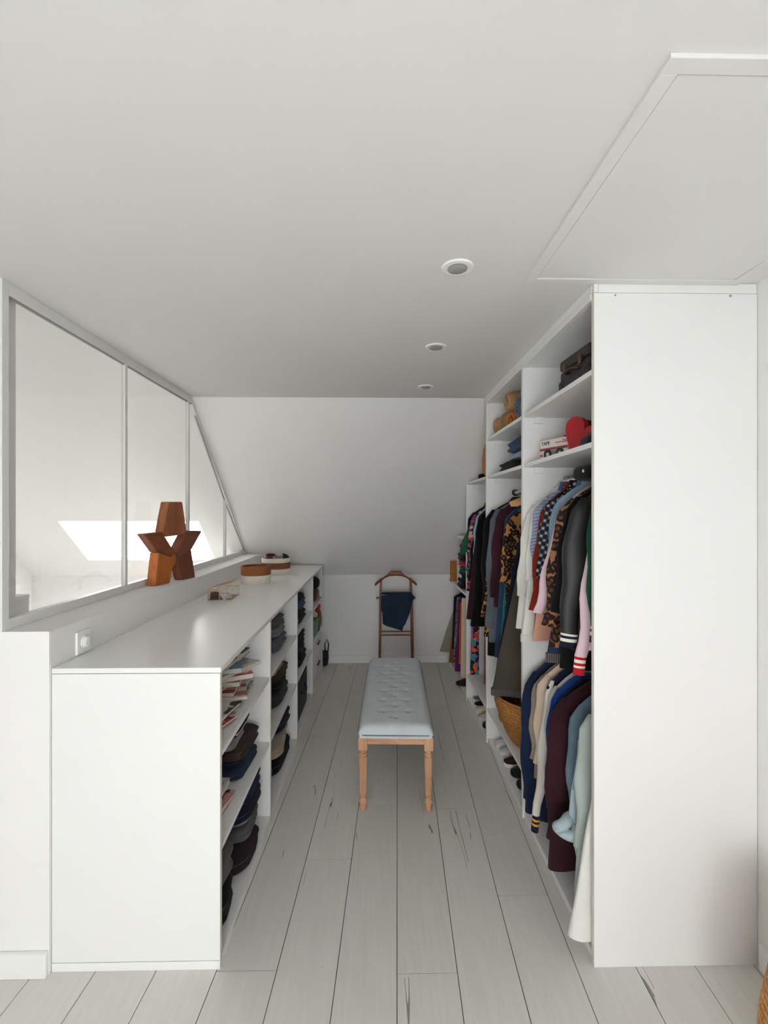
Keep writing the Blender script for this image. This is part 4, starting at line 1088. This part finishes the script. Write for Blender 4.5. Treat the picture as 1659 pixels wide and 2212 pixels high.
hr = plain('red_lacquer', rgb(176, 24, 34), 0.4, 0.45, var=0.08); hrd = plain('deep_red_velvet', rgb(104, 14, 26), 0.8, 0.2, var=0.2)
hb = thing('heart_box', 'red heart shaped gift box standing on its side beside the cassette tin', 'box', (0.868, 1.985, 1.793), rotz=ang + 0.2)
def heart(s, n=48):
    pts = []
    for k in range(n):
        a = 2 * pi * k / n
        pts.append((s * 16 * sin(a) ** 3 / 17, s * (13 * cos(a) - 5 * cos(2 * a) - 2 * cos(3 * a) - cos(4 * a)) / 17))
    r_ = -0.60
    pts = [(x * cos(r_) - z * sin(r_), x * sin(r_) + z * cos(r_)) for x, z in pts]
    zm = min(z for _, z in pts); return [(x, z - zm) for x, z in pts]
MB().prism(heart(0.094), 'y', -0.006, 0.030).build('lid', hr, hb, bevel=0.003)
MB().prism([(x, z + 0.002) for x, z in heart(0.090)], 'y', 0.0305, 0.125).build('body', hrd, hb, bevel=0.003)
cl_ = thing('clutch_bag', 'dark blue black clutch bag leaning at the end panel beside the red heart', 'bag', (0.90, 1.735, 1.793))
MB().prism([(-0.135, 0), (0.10, 0), (0.10, 0.17), (0.03, 0.165), (-0.06, 0.085), (-0.125, 0.03)], 'y', -0.03, 0.045).build('body', F('blue_black_cloth', 34, 38, 48), cl_, bevel=0.012, seg=3)
MB().prism([(-0.12, 0.02), (0.09, 0.10), (0.09, 0.165), (0.03, 0.163), (-0.06, 0.084)], 'y', -0.036, -0.0305).build('flap', F('blue_black_flap', 28, 32, 42), cl_, bevel=0.002)

def roll(name, label, cat, loc, r, L, m, rz=0.0, group=None, seed=0, end=None):
    """cloth rolled up, its spiral end towards -x"""
    t = thing(name, label, cat, loc, rotz=rz, group=group)
    rings = []
    n = 26
    for j, (xx, k) in enumerate(((-L / 2, 0.82), (-L / 2 + 0.01, 0.97), (-L / 4, 1.02), (0, 0.98), (L / 4, 1.03), (L / 2 - 0.01, 0.96), (L / 2, 0.8))):
        rings.append([(xx + 0.006 * sin(3 * 2 * pi * i / n + seed), r * k * cos(2 * pi * i / n) * (1 + 0.05 * sin(2 * 2 * pi * i / n + j + seed)), max(0, r + r * k * 0.94 * sin(2 * pi * i / n) * (1 + 0.04 * sin(3 * 2 * pi * i / n + j)))) for i in range(n)])
    MB().loft(rings).build('roll', m, t, smooth=True, ang=60)
    sp_ = [(-L / 2 - 0.003, r * (0.12 + 0.62 * q / 30) * cos(q * 0.42 + seed), r + r * (0.12 + 0.62 * q / 30) * sin(q * 0.42 + seed)) for q in range(31)]
    MB().tube(sp_, r * 0.085, 6).build('rolled_end', end or m, t, smooth=True)
    return t
sand = F('sand_cotton', 176, 138, 98); sand2 = F('khaki_twill', 160, 124, 84); orangec = F('burnt_orange_cloth', 190, 106, 48)
roll('rolled_trousers', 'sand coloured rolled trousers lying at the far end of the top shelf', 'trousers', (0.96, 3.03, 2.046), 0.055, 0.38, sand, 0.1, 'rolled clothes on the second bay top shelf', 1)
roll('rolled_trousers', 'khaki rolled trousers in the middle of the top shelf', 'trousers', (0.965, 2.885, 2.046), 0.062, 0.36, sand2, 0.05, 'rolled clothes on the second bay top shelf', 2)
roll('rolled_trousers', 'tan rolled trousers lying on top of the other rolls on the top shelf', 'trousers', (0.97, 2.835, 2.160), 0.058, 0.36, sand, -0.05, 'rolled clothes on the second bay top shelf', 3)
roll('rolled_shirt', 'burnt orange roll between khaki and grey rolls on the top shelf', 'top', (0.97, 2.762, 2.046), 0.05, 0.36, orangec, 0.0, 'rolled clothes on the second bay top shelf', 4)
roll('rolled_jeans', 'grey blue rolled jeans with a big spiral end on the top shelf', 'jeans', (0.975, 2.610, 2.046), 0.088, 0.36, F('washed_grey_denim', 118, 130, 142), 0.0, 'rolled clothes on the second bay top shelf', 5, F('grey_denim_edge', 96, 108, 122))

def folded(name, label, cat, loc, size, m, rz=0.0, group=None, seed=0, layers=2, e=0.42, extra=None):
    t = thing(name, label, cat, loc, rotz=rz, group=group)
    sx, sy, sz = size
    rbox(sx, sy, sz, e, 40, 16, layers, 0.07, 0.011, seed).build('folded_body', m, t, smooth=True)
    if extra:
        nm, mm = extra
        rbox(sx * 0.5, sy * 0.45, sz * 0.22, 0.4, 24, 8, 0, 0, 0.004, seed + 3).build(nm, mm, t, loc=(sx * 0.12, -sy * 0.1, sz * 0.93), smooth=True)
    return t
Gd = 'folded clothes on the second bay shelf'
folded('folded_trousers', 'black folded trousers lying at the bottom of the second bay shelf', 'trousers', (0.97, 2.80, 1.7935), (0.40, 0.44, 0.062), blackf, 0.05, Gd, 2)
folded('folded_jeans', 'pale washed folded jeans between black trousers and blue denim', 'jeans', (0.985, 2.74, 1.856), (0.37, 0.33, 0.045), iceblue, 0.0, Gd, 3)
folded('folded_jeans', 'dark blue folded denim jeans on top of the pile in the second bay', 'jeans', (0.975, 2.70, 1.902), (0.38, 0.42, 0.075), F('indigo_denim', 44, 66, 96), -0.04, Gd, 4)
folded('bag', 'orange brown soft bag in the slanted top corner of the third bay', 'bag', (0.94, 3.34, 1.7935), (0.34, 0.20, 0.27), F('orange_brown_suede', 180, 104, 56), 0.0, None, 6, 0)
folded('cap', 'small black cap lying low in front of the orange brown bag', 'cap', (0.92, 3.50, 1.7935), (0.30, 0.10, 0.045), blackf, 0.0, None, 7, 0)
# last bay shelf
cb = thing('cardboard_panel', 'brown cardboard sheet standing at the far end of the last bay shelf', 'cardboard', (0.875, 4.63, 0.868))
MB().box(-0.145, 0.145, -0.004, 0.004, 0, 0.20).build('sheet', plain('brown_cardboard', rgb(168, 110, 62), 0.85, 0.2, var=0.12, vs=20), cb)
MB().box(-0.145, 0.145, -0.0045, -0.0041, 0.076, 0.080).build('crease', plain('brown_cardboard_crease', rgb(140, 90, 50), 0.85, 0.2), cb)
wbx = thing('storage_box', 'upright white box behind the colourful jumpers in the last bay', 'box', (0.92, 4.55, 0.868))
MB().box(-0.13, 0.13, -0.05, 0.05, 0, 0.245).build('body', M['trim'], wbx, bevel=0.003)
MB().box(-0.132, 0.132, -0.052, 0.052, 0.246, 0.27).build('lid', M['trim'], wbx, bevel=0.003)
Ge = 'folded jumpers in the last bay'
zz = 0.868
for nm, lb, mm, sz, yy in (('folded_jumper', 'dark charcoal folded jumper at the bottom of the last bay pile', blackw, (0.36, 0.34, 0.085), 4.22),
                      ('folded_t_shirt', 'navy folded t shirt with white lettering band in the last bay pile', navy2, (0.33, 0.25, 0.060), 4.24),
                      ('folded_jumper', 'dark green folded jumper in the last bay pile', F('pine_green_knit', 28, 88, 74), (0.33, 0.22, 0.060), 4.23),
                      ('folded_jumper', 'raspberry red folded jumper in the last bay pile', F('raspberry_knit', 190, 44, 78), (0.33, 0.25, 0.055), 4.25),
                      ('folded_jumper', 'black plum folded jumper in the last bay pile', F('black_plum_knit', 44, 24, 40), (0.35, 0.30, 0.06), 4.25),
                      ('folded_jumper', 'purple folded jumper on top of the last bay pile', F('purple_knit', 96, 38, 100), (0.32, 0.22, 0.10), 4.24)):
    f_ = folded(nm, lb, 'jumper', (0.918, yy, zz + 0.0005), sz, mm, 0.0, Ge, int(zz * 50)); zz += sz[2] - 0.004
    if nm == 'folded_t_shirt':
        MB().box(-sz[0] / 2 - 0.004, -sz[0] / 2 + 0.004, -0.09, 0.07, 0.018, 0.044).build('white_print', white_c, f_, bevel=0.002)

# belly basket on the low shelf of the second bay
wk2 = weave('natural_seagrass', rgb(128, 78, 36), rgb(200, 142, 82), 60, 60)
bb = thing('straw_basket', 'large golden brown straw basket on the low shelf under the skirt', 'basket', (0.930, 2.690, 0.235))
prof = [(0.12, 0), (0.155, 0.008), (0.182, 0.05), (0.210, 0.12), (0.236, 0.19), (0.246, 0.225), (0.240, 0.255), (0.232, 0.265)]
MB().lathe(prof + [(0.224, 0.26), (0.234, 0.225), (0.226, 0.19), (0.202, 0.12), (0.174, 0.05), (0.120, 0.014), (0.002, 0.012)], n=48).build('body', wk2, bb, smooth=True)
MB().tube([(0.233 * cos(2 * pi * i / 44), 0.233 * sin(2 * pi * i / 44), 0.266) for i in range(45)], 0.006, 8, cap=False).build('rim', wk2, bb, smooth=True)
MB().tube([(-0.196, -0.09, 0.135), (-0.211, -0.05, 0.128), (-0.218, 0.0, 0.125), (-0.211, 0.05, 0.128), (-0.196, 0.09, 0.135)], 0.006, 8).build('handle', wk2, bb, smooth=True)

# ================================================================== SHOES
rub = plain('white_rubber', rgb(214, 212, 204), 0.6, 0.3); rubk = plain('black_rubber', rgb(24, 24, 24), 0.6, 0.3)
def shoe(label, loc, rz, up, sole, L=0.26, h=0.085, boot=0.0, lace=None, group=None, name='shoe'):
    t = thing(name, label, 'shoe', loc, rotz=rz, group=group)
    # toe towards -x
    st_ = [(-0.5, 0.012, 0.30), (-0.46, 0.030, 0.36), (-0.34, 0.042, 0.44), (-0.15, 0.043, 0.66), (0.05, 0.036, 0.92), (0.25, 0.034, 1.0), (0.42, 0.033, 1.0), (0.5, 0.020, 0.94)]
    rs = []
    for f, w, hh in st_:
        x = f * L; H = h * hh + (boot if f > 0.04 else 0)
        rs.append([(x, w * (cos(a) if True else 0) * (1 if sin(a) < 0.3 else 0.86), 0.016 + (H - 0.016) * (0.5 + 0.5 * sin(a))) for a in [2 * pi * k / 16 for k in range(16)]])
    MB().loft(rs).build('upper', up, t, smooth=True, ang=60)
    so = []
    for f, w, hh in st_: so.append([(f * L * 1.03, -w * 1.08, 0), (f * L * 1.03, w * 1.08, 0), (f * L * 1.03, w * 1.06, 0.022), (f * L * 1.03, -w * 1.06, 0.022)])
    MB().loft(so).build('sole', sole, t, bevel=0.003)
    if lace:
        mb = MB()
        for k in range(4): mb.tube([(-0.10 * L + k * 0.016, -0.024, h * (0.66 + 0.075 * k) + 0.003), (-0.095 * L + k * 0.016, 0, h * (0.74 + 0.075 * k) + 0.004), (-0.10 * L + k * 0.016, 0.024, h * (0.66 + 0.075 * k) + 0.003)], 0.003, 6)
        mb.build('laces', lace, t, smooth=True)
    return t
DK = 0.029
blk = lblack
shoe('white sneaker with black toe line at the far end under the second bay shelf', (0.905, 3.06, DK), 0.1, F('white_canvas', 206, 206, 202), rub, lace=tink)
shoe('white sneaker beside the maroon shoe under the second bay shelf', (0.915, 2.955, DK), -0.05, F('grey_white_canvas', 190, 192, 194), rub, lace=white_c)
shoe('dark maroon shoe with white sole edge under the second bay shelf', (0.90, 2.83, DK), 0.05, F('maroon_canvas', 54, 26, 38), rub)
shoe('black ankle boot under the straw basket shelf, farther one', (0.915, 2.72, DK), 0.0, blk, rubk, boot=0.06)
shoe('black ankle boot under the straw basket shelf, nearer one', (0.915, 2.60, DK), 0.0, blk, rubk, boot=0.05)
shoe('black low shoe nearest the divider under the straw basket shelf', (0.92, 2.48, DK), 0.0, blk, rubk)
shoe('blue grey sneaker at the far end of the third bay floor', (0.915, 3.79, DK), 0.0, F('blue_grey_suede', 96, 104, 120), rub, lace=tink)
shoe('black trimmed sneaker in the middle of the third bay floor', (0.90, 3.68, DK), 0.05, blackf, rub)
shoe('cream sneaker on the third bay floor', (0.885, 3.57, DK), 0.0, creamf, rub, lace=white_c)
shoe('pale pink sneaker on the third bay floor', (0.885, 3.46, DK), 0.05, F('blush_suede', 206, 176, 172), rub, lace=white_c)
shoe('dark grey shoe on the third bay floor nearest the divider', (0.89, 3.33, DK), 0.0, F('dark_grey_suede', 60, 58, 60), rubk)
shoe('black shoe at the far end of the wardrobe floor under the long clothes', (0.84, 4.15, DK), 0.0, blk, rubk)

# ================================================================== THINGS IN THE LEFT SHELVING UNIT
random.seed(11)
papers = plain('magazine_pages', rgb(206, 200, 190), 0.7, 0.3, var=0.1, vs=60)
covers = [('pale grey', [rgb(196, 196, 194), rgb(150, 154, 160), rgb(214, 210, 200)]), ('teal green', [rgb(104, 128, 128), rgb(138, 156, 150), rgb(66, 84, 88)]),
          ('white', [rgb(222, 218, 210), rgb(206, 200, 192), rgb(176, 110, 100)]), ('red and white', [rgb(182, 70, 66), rgb(222, 214, 206), rgb(140, 44, 52)]),
          ('rose pink', [rgb(198, 150, 142), rgb(220, 196, 186), rgb(150, 70, 70)]), ('dark blue', [rgb(44, 52, 74), rgb(84, 90, 110), rgb(180, 176, 170)]),
          ('sky blue', [rgb(98, 140, 172), rgb(160, 184, 200), rgb(206, 206, 200)]), ('black and white', [rgb(32, 30, 34), rgb(214, 212, 206), rgb(120, 116, 116)]),
          ('orange', [rgb(212, 120, 70), rgb(230, 170, 120), rgb(120, 60, 40)]), ('purple', [rgb(96, 70, 110), rgb(190, 170, 196), rgb(60, 40, 70)])]
cmat = [printed('%s_cover' % n.replace(' ', '_'), c, 16, i) for i, (n, c) in enumerate(covers)]
ordn = ['lowest', 'second', 'third', 'fourth', 'fifth', 'sixth', 'seventh', 'eighth', 'ninth', 'tenth']
def mags(x, y, z, picks, where, group, size=(0.21, 0.28), jit=0.03, th=(0.010, 0.018), skew=0.35, tilt=0.0):
    for k, p in enumerate(picks):
        h = random.uniform(*th); rz = random.uniform(-skew, skew)
        t = thing('magazine', '%s magazine, %s from below in %s' % (covers[p][0], ordn[k], where), 'magazine',
                  (x + random.uniform(-jit, jit), y + random.uniform(-jit, jit), z), group=group, rot=(tilt * k * 0.2, tilt * k * 0.25, rz))
        sx, sy = size[0] / 2 * random.uniform(0.9, 1.05), size[1] / 2 * random.uniform(0.9, 1.05)
        MB().box(-sx + 0.003, sx - 0.002, -sy + 0.002, sy - 0.002, 0.001, h - 0.001).build('pages', papers, t)
        MB().box(-sx, sx, -sy, sy, h - 0.001, h).box(-sx, sx, -sy, sy, 0, 0.001).build('cover', cmat[p], t)
        z += h + 0.0008
mags(-0.70, 2.135, SA, [1, 0, 2, 4, 3, 2, 3, 0, 6, 7], 'the tall upper left pile', 'magazines in the tall pile', jit=0.022, th=(0.012, 0.022), skew=0.5)
mags(-0.705, 1.80, SA, [4, 3, 0, 7], 'the low upper pile by the end panel', 'magazines in the low upper pile', th=(0.010, 0.016))
mags(-0.70, 1.795, SB, [9, 4, 8, 0, 2], 'the middle shelf pile', 'magazines in the middle shelf pile', th=(0.012, 0.02))
Gj = 'folded trousers on the middle shelf of the nearest left bay'
zz = SB
for nm, lb, mm, sz, yy, xx in (('folded_jeans', 'dark blue folded jeans lying lowest on the middle shelf', denim_d, (0.42, 0.30, 0.040), 2.160, -0.775),
                       ('folded_jeans', 'dark navy folded trousers with white stitching above the blue jeans', navy2, (0.40, 0.29, 0.036), 2.165, -0.785),
                       ('folded_trousers', 'dark brown folded trousers in the middle of the pile', F('dark_brown_twill', 62, 48, 44), (0.42, 0.30, 0.046), 2.185, -0.775),
                       ('folded_shirt', 'grey and white folded top in the middle of the pile', F('grey_white_jersey', 150, 148, 146, var=0.3), (0.38, 0.24, 0.022), 2.140, -0.80),
                       ('folded_sweatshirt', 'blue sweatshirt with red and white stripe folded on the pile', F('sport_blue', 36, 54, 110), (0.36, 0.22, 0.032), 2.205, -0.80),
                       ('folded_trousers', 'black folded trousers near the top of the pile', blackf, (0.38, 0.28, 0.040), 2.19, -0.795),
                       ('folded_trousers', 'taupe folded trousers on top of the pile', taupe, (0.34, 0.20, 0.030), 2.215, -0.81)):
    f_ = folded(nm, lb, 'clothes', (xx, yy, zz + 0.0005), sz, mm, 0.03 * sin(zz * 90), Gj, int(zz * 70), 2, 0.3)
    if 'sweatshirt' in nm:
        for q, (mm2, dz) in enumerate(((rib_red, 0.018), (rib_white, 0.008))):
            MB().box(sz[0] / 2 - 0.012, sz[0] / 2 + 0.001, -0.07, 0.07, dz, dz + 0.009).build('stripe', mm2, f_, bevel=0.003)
    zz += sz[2] - 0.002
sk = thing('socks', 'tan and pink bundled socks lying on the middle shelf beside the navy trousers', 'socks', (-0.66, 1.975, SB))
for q, (mm, dx, dy) in enumerate(((tan, 0.0, 0.0), (pink, 0.02, -0.035), (peach, -0.03, 0.03))):
    rbox(0.07, 0.04, 0.035, 0.7, 18, 8, seed=q).build('sock', mm, sk, loc=(dx, dy, 0.0), rot=(0, 0, 0.5 * q), smooth=True)
Gk = 'folded jumpers on the lowest shelf of the nearest left bay'
zz = SD
for nm, lb, mm, sz, yy, xx, rz in (('folded_jumper', 'black folded jumper at the near end of the lowest shelf', blackw, (0.42, 0.26, 0.12), 1.775, -0.79, 0.1),
                      ('folded_jumper', 'grey taupe folded hoodie leaning on the lowest shelf', F('grey_taupe_fleece', 84, 80, 76), (0.40, 0.26, 0.13), 1.80, -0.79, -0.15)):
    folded(nm, lb, 'jumper', (xx + 0.035, yy, zz + 0.0005), sz, mm, rz, Gk, int(zz * 90), 2, 0.5); zz += sz[2] - 0.008
zz = SD
for nm, lb, mm, sz, yy, xx, rz in (('folded_jumper', 'dark maroon folded jumper lying low on the lowest shelf', F('dark_maroon_knit', 44, 30, 34), (0.43, 0.32, 0.075), 2.10, -0.765, 0.0),
                      ('folded_jumper', 'mid grey folded jumper above the maroon one', F('mid_grey_knit', 88, 88, 90), (0.41, 0.30, 0.060), 2.18, -0.775, 0.05),
                      ('folded_jumper', 'pale grey folded shirt showing at the divider', F('stone_cotton', 128, 124, 118), (0.38, 0.26, 0.045), 2.21, -0.77, -0.05),
                      ('folded_jumper', 'dark navy folded jumper in the lowest pile', navy2, (0.42, 0.32, 0.070), 2.175, -0.775, 0.0),
                      ('folded_jumper', 'thick navy blue folded jumper crowning the lowest pile', F('deep_navy_knit', 26, 30, 58), (0.42, 0.33, 0.085), 2.18, -0.775, 0.04)):
    folded(nm, lb, 'jumper', (xx + 0.018, yy, zz + 0.0005), sz, mm, rz, Gk, int(zz * 90), 2, 0.5); zz += sz[2] - 0.006

Gl = 'folded clothes in the second left bay'
def pile(x, y, z, rows):
    for nm, lb, mm, sz, dy, rz in rows:
        folded(nm, lb, 'clothes', (x, y + dy, z + 0.0005), sz, mm, rz, Gl, int(z * 77) + 1, 2, 0.45); z += sz[2] - 0.005
pile(-0.765, 2.90, SA, [('folded_jacket', 'slate grey folded jacket with pale lettering, lowest on the second bay upper shelf', F('slate_fleece', 92, 96, 102), (0.40, 0.40, 0.075), 0.0, 0.0),
                       ('folded_jacket', 'light grey folded hoodie on the second bay upper shelf', F('light_grey_fleece', 122, 122, 126), (0.38, 0.34, 0.060), 0.04, 0.06),
                       ('folded_jumper', 'taupe brown folded jumper topping the grey pile', F('taupe_brown_knit', 100, 88, 86), (0.36, 0.30, 0.055), 0.06, -0.04)])
shoe('dark brown leather boot lying at the near end of the second bay upper shelf', (-0.70, 2.52, SA), pi, F('dark_brown_suede', 70, 46, 34), rubk, L=0.24)
pile(-0.765, 2.93, SB, [('folded_jumper', 'charcoal folded jumper lowest on the second bay middle shelf', F('charcoal_knit', 50, 52, 54), (0.42, 0.42, 0.080), -0.02, 0.0),
                       ('folded_jumper', 'black folded jumper over the charcoal one', blackw, (0.40, 0.38, 0.060), 0.0, 0.05),
                       ('folded_jumper', 'dark olive brown folded jumper at the back of the middle shelf pile', F('olive_brown_knit', 58, 48, 40), (0.39, 0.36, 0.050), 0.04, -0.04),
                       ('folded_jumper', 'tan folded jumper near the top of the middle shelf pile', F('tan_knit', 164, 134, 106), (0.36, 0.34, 0.060), -0.01, 0.03),
                       ('folded_scarf', 'black and white zebra striped scarf on top of the middle shelf pile', stripes('zebra_print', rgb(214, 212, 206), rgb(26, 25, 28), 'Y', 18, 0.5, (0, 0, 0.6)), (0.30, 0.30, 0.045), 0.04, 0.0)])
folded('folded_jumper', 'cream folded jumper by the near divider on the second bay middle shelf', 'clothes', (-0.775, 2.53, SB + 0.0005), (0.38, 0.20, 0.085), creamf, 0.0, Gl, 31)
folded('folded_jumper', 'black soft bundle filling the near end of the second bay middle shelf', 'clothes', (-0.795, 2.53, SB + 0.082), (0.34, 0.20, 0.14), blackf, 0.0, Gl, 33)
pile(-0.755, 2.88, SD, [('folded_jumper', 'black folded jumper lowest on the second bay floor shelf', blackw, (0.42, 0.46, 0.085), 0.02, 0.0),
                       ('folded_jumper', 'beige folded jumper on the second bay floor shelf', F('beige_knit', 176, 158, 140), (0.40, 0.40, 0.060), 0.02, 0.05),
                       ('folded_jumper', 'stone grey folded jumper above the beige one', F('stone_knit', 146, 142, 136), (0.38, 0.36, 0.055), 0.06, -0.04),
                       ('folded_jumper', 'rounded navy folded jumper near the top of the floor shelf pile', F('midnight_knit', 22, 26, 50), (0.40, 0.34, 0.09), 0.08, 0.0),
                       ('folded_jumper', 'lilac grey folded scarf topping the floor shelf pile', F('lilac_grey_knit', 138, 134, 146), (0.36, 0.26, 0.04), 0.08, 0.0)])
folded('folded_shirt', 'mustard yellow top tucked behind the near divider on the floor shelf', 'clothes', (-0.70, 2.46, SD + 0.0005), (0.28, 0.10, 0.09), F('mustard_cotton', 196, 152, 70), 0.0, Gl, 41)
folded('folded_shirt', 'charcoal top behind the mustard one on the floor shelf', 'clothes', (-0.72, 2.565, SD + 0.0005), (0.32, 0.10, 0.13), F('soot_cotton', 60, 56, 52), 0.0, Gl, 42)

Gl = 'folded clothes in the third left bay'
pile(-0.755, 3.62, SA, [('folded_jumper', 'black folded jumper lowest on the third bay upper shelf', blackf, (0.42, 0.46, 0.085), -0.04, 0.0),
                       ('folded_jeans', 'steel blue folded denim on the third bay upper shelf', F('steel_blue_denim', 52, 72, 98), (0.40, 0.36, 0.075), 0.06, 0.04),
                       ('folded_jumper', 'blue black folded jumper on top in the third bay', F('blue_black_knit', 30, 32, 52), (0.36, 0.30, 0.04), 0.06, -0.05)])
roll('rolled_towel', 'cream rolled towel lying lower at the near side of the third bay', 'towel', (-0.715, 3.315, SA + 0.0), 0.048, 0.32, creamf, pi, 'cream rolls in the third bay', 2)
roll('rolled_towel', 'pale cream rolled towel lying on top of the other in the third bay', 'towel', (-0.725, 3.325, SA + 0.096), 0.048, 0.32, offw, pi, 'cream rolls in the third bay', 3)
shoe('dark shoe lying on the cream rolls under the worktop', (-0.70, 3.30, SA + 0.193), pi, lblack, rubk, L=0.22, h=0.07)
pile(-0.755, 3.62, SB, [('folded_jumper', 'ink black folded jumper lowest on the third bay middle shelf', blackf, (0.42, 0.48, 0.08), 0.0, 0.0),
                       ('folded_jumper', 'midnight blue folded jumper on the third bay middle shelf', navy2, (0.40, 0.44, 0.085), 0.02, 0.05),
                       ('folded_jumper', 'dark slate folded jumper on top in the third bay middle shelf', F('dark_slate_knit', 42, 48, 56), (0.38, 0.36, 0.07), 0.06, -0.04)])
folded('folded_t_shirt', 'grey and white folded shirt at the near side of the third bay middle shelf', 'clothes', (-0.72, 3.29, SB + 0.0005), (0.32, 0.13, 0.10), F('silver_cotton', 160, 164, 172), 0.0, Gl, 51)
bx = thing('fabric_box', 'tall navy black fabric storage box filling the third bay floor shelf', 'box', (-0.80, 3.55, SD))
rbox(0.50, 0.58, 0.31, 0.14, 40, 14, 0, 0, 0.004, 4).build('body', F('navy_black_canvas', 24, 26, 40), bx, smooth=True)
MB().tube([(0.252, -0.09, 0.20), (0.270, -0.06, 0.185), (0.274, 0, 0.18), (0.270, 0.06, 0.185), (0.252, 0.09, 0.20)], 0.008, 8).build('handle', F('navy_black_strap', 30, 32, 46), bx, smooth=True)

# far bay: hats, slippers, small bags
folded('hat', 'dark brown black felt hat under the far end of the worktop', 'hat', (-0.712, 4.47, 0.8205), (0.36, 0.30, 0.12), F('dark_felt', 40, 32, 30), 0, None, 61, 0, 0.6)
folded('bag', 'chestnut brown leather bag under the dark hat in the far bay', 'bag', (-0.715, 4.47, 0.7155), (0.34, 0.30, 0.105), lbrown, 0, None, 62, 0, 0.4)
def slipper(label, loc, rz, m, m2):
    t = thing('slipper', label, 'slipper', loc, rot=(0, 0, rz))
    MB().loft([[(x - 0, -w, 0), (x, w, 0), (x, w, 0.018), (x, -w, 0.018)] for x, w in ((-0.12, 0.018), (-0.09, 0.034), (0.0, 0.032), (0.08, 0.042), (0.12, 0.022))]).build('sole', m, t, bevel=0.006)
    MB().loft([[(x, w * cos(a), 0.018 + h_ * sin(a)) for a in [pi * k / 8 for k in range(9)]] for x, w, h_ in ((0.02, 0.042, 0.050), (0.06, 0.045, 0.045), (0.10, 0.036, 0.030), (0.122, 0.015, 0.012))], closed=False, cap0=False, cap1=False).build('strap', m2, t, smooth=True)
    return t
bagz = 0.4205
folded('bag', 'sage green soft bag standing in the far bay', 'bag', (-0.700, 4.33, bagz), (0.34, 0.20, 0.17), F('sage_green_cloth', 120, 140, 124), 0, None, 63, 0, 0.35)
folded('bag', 'tan leather satchel behind the green bag in the far bay', 'bag', (-0.712, 4.56, bagz), (0.36, 0.18, 0.20), plain('tan_leather', rgb(128, 82, 52), 0.5, 0.4, var=0.2, vs=30), 0, None, 64, 0, 0.3)
slipper('cream slipper with red lining on the green bag in the far bay', (-0.655, 4.33, bagz + 0.171), 0.0, creamf, F('cream_fleece', 212, 190, 172))
slipper('bright pink slipper on the tan satchel in the far bay', (-0.655, 4.56, bagz + 0.201), 0.0, F('hot_pink_fleece', 206, 62, 104), F('hot_pink_strap', 214, 70, 112))
folded('pouch', 'small black pouch at the front edge of the far bay shelf', 'bag', (-0.585, 4.445, bagz), (0.10, 0.05, 0.06), blackf, 0, None, 65, 0, 0.5)
hbg = thing('handbag', 'dark blue grey bag sitting on the floor behind the end of the shelving', 'bag', (-0.545, 4.775, 0))
rbox(0.13, 0.085, 0.15, 0.5, 28, 12, 0, 0, 0.006, 9).build('body', F('blue_grey_nylon', 46, 46, 58), hbg, smooth=True)
MB().tube([(0.06, -0.01, 0.13), (0.068, -0.012, 0.22), (0.05, -0.012, 0.265), (0.03, -0.012, 0.22), (0.035, -0.01, 0.145)], 0.006, 8).build('strap', blackf, hbg, smooth=True)
MB().box(-0.05, 0.06, -0.05, -0.042, 0.05, 0.10).build('pocket', F('charcoal_nylon', 40, 38, 42), hbg, bevel=0.004)
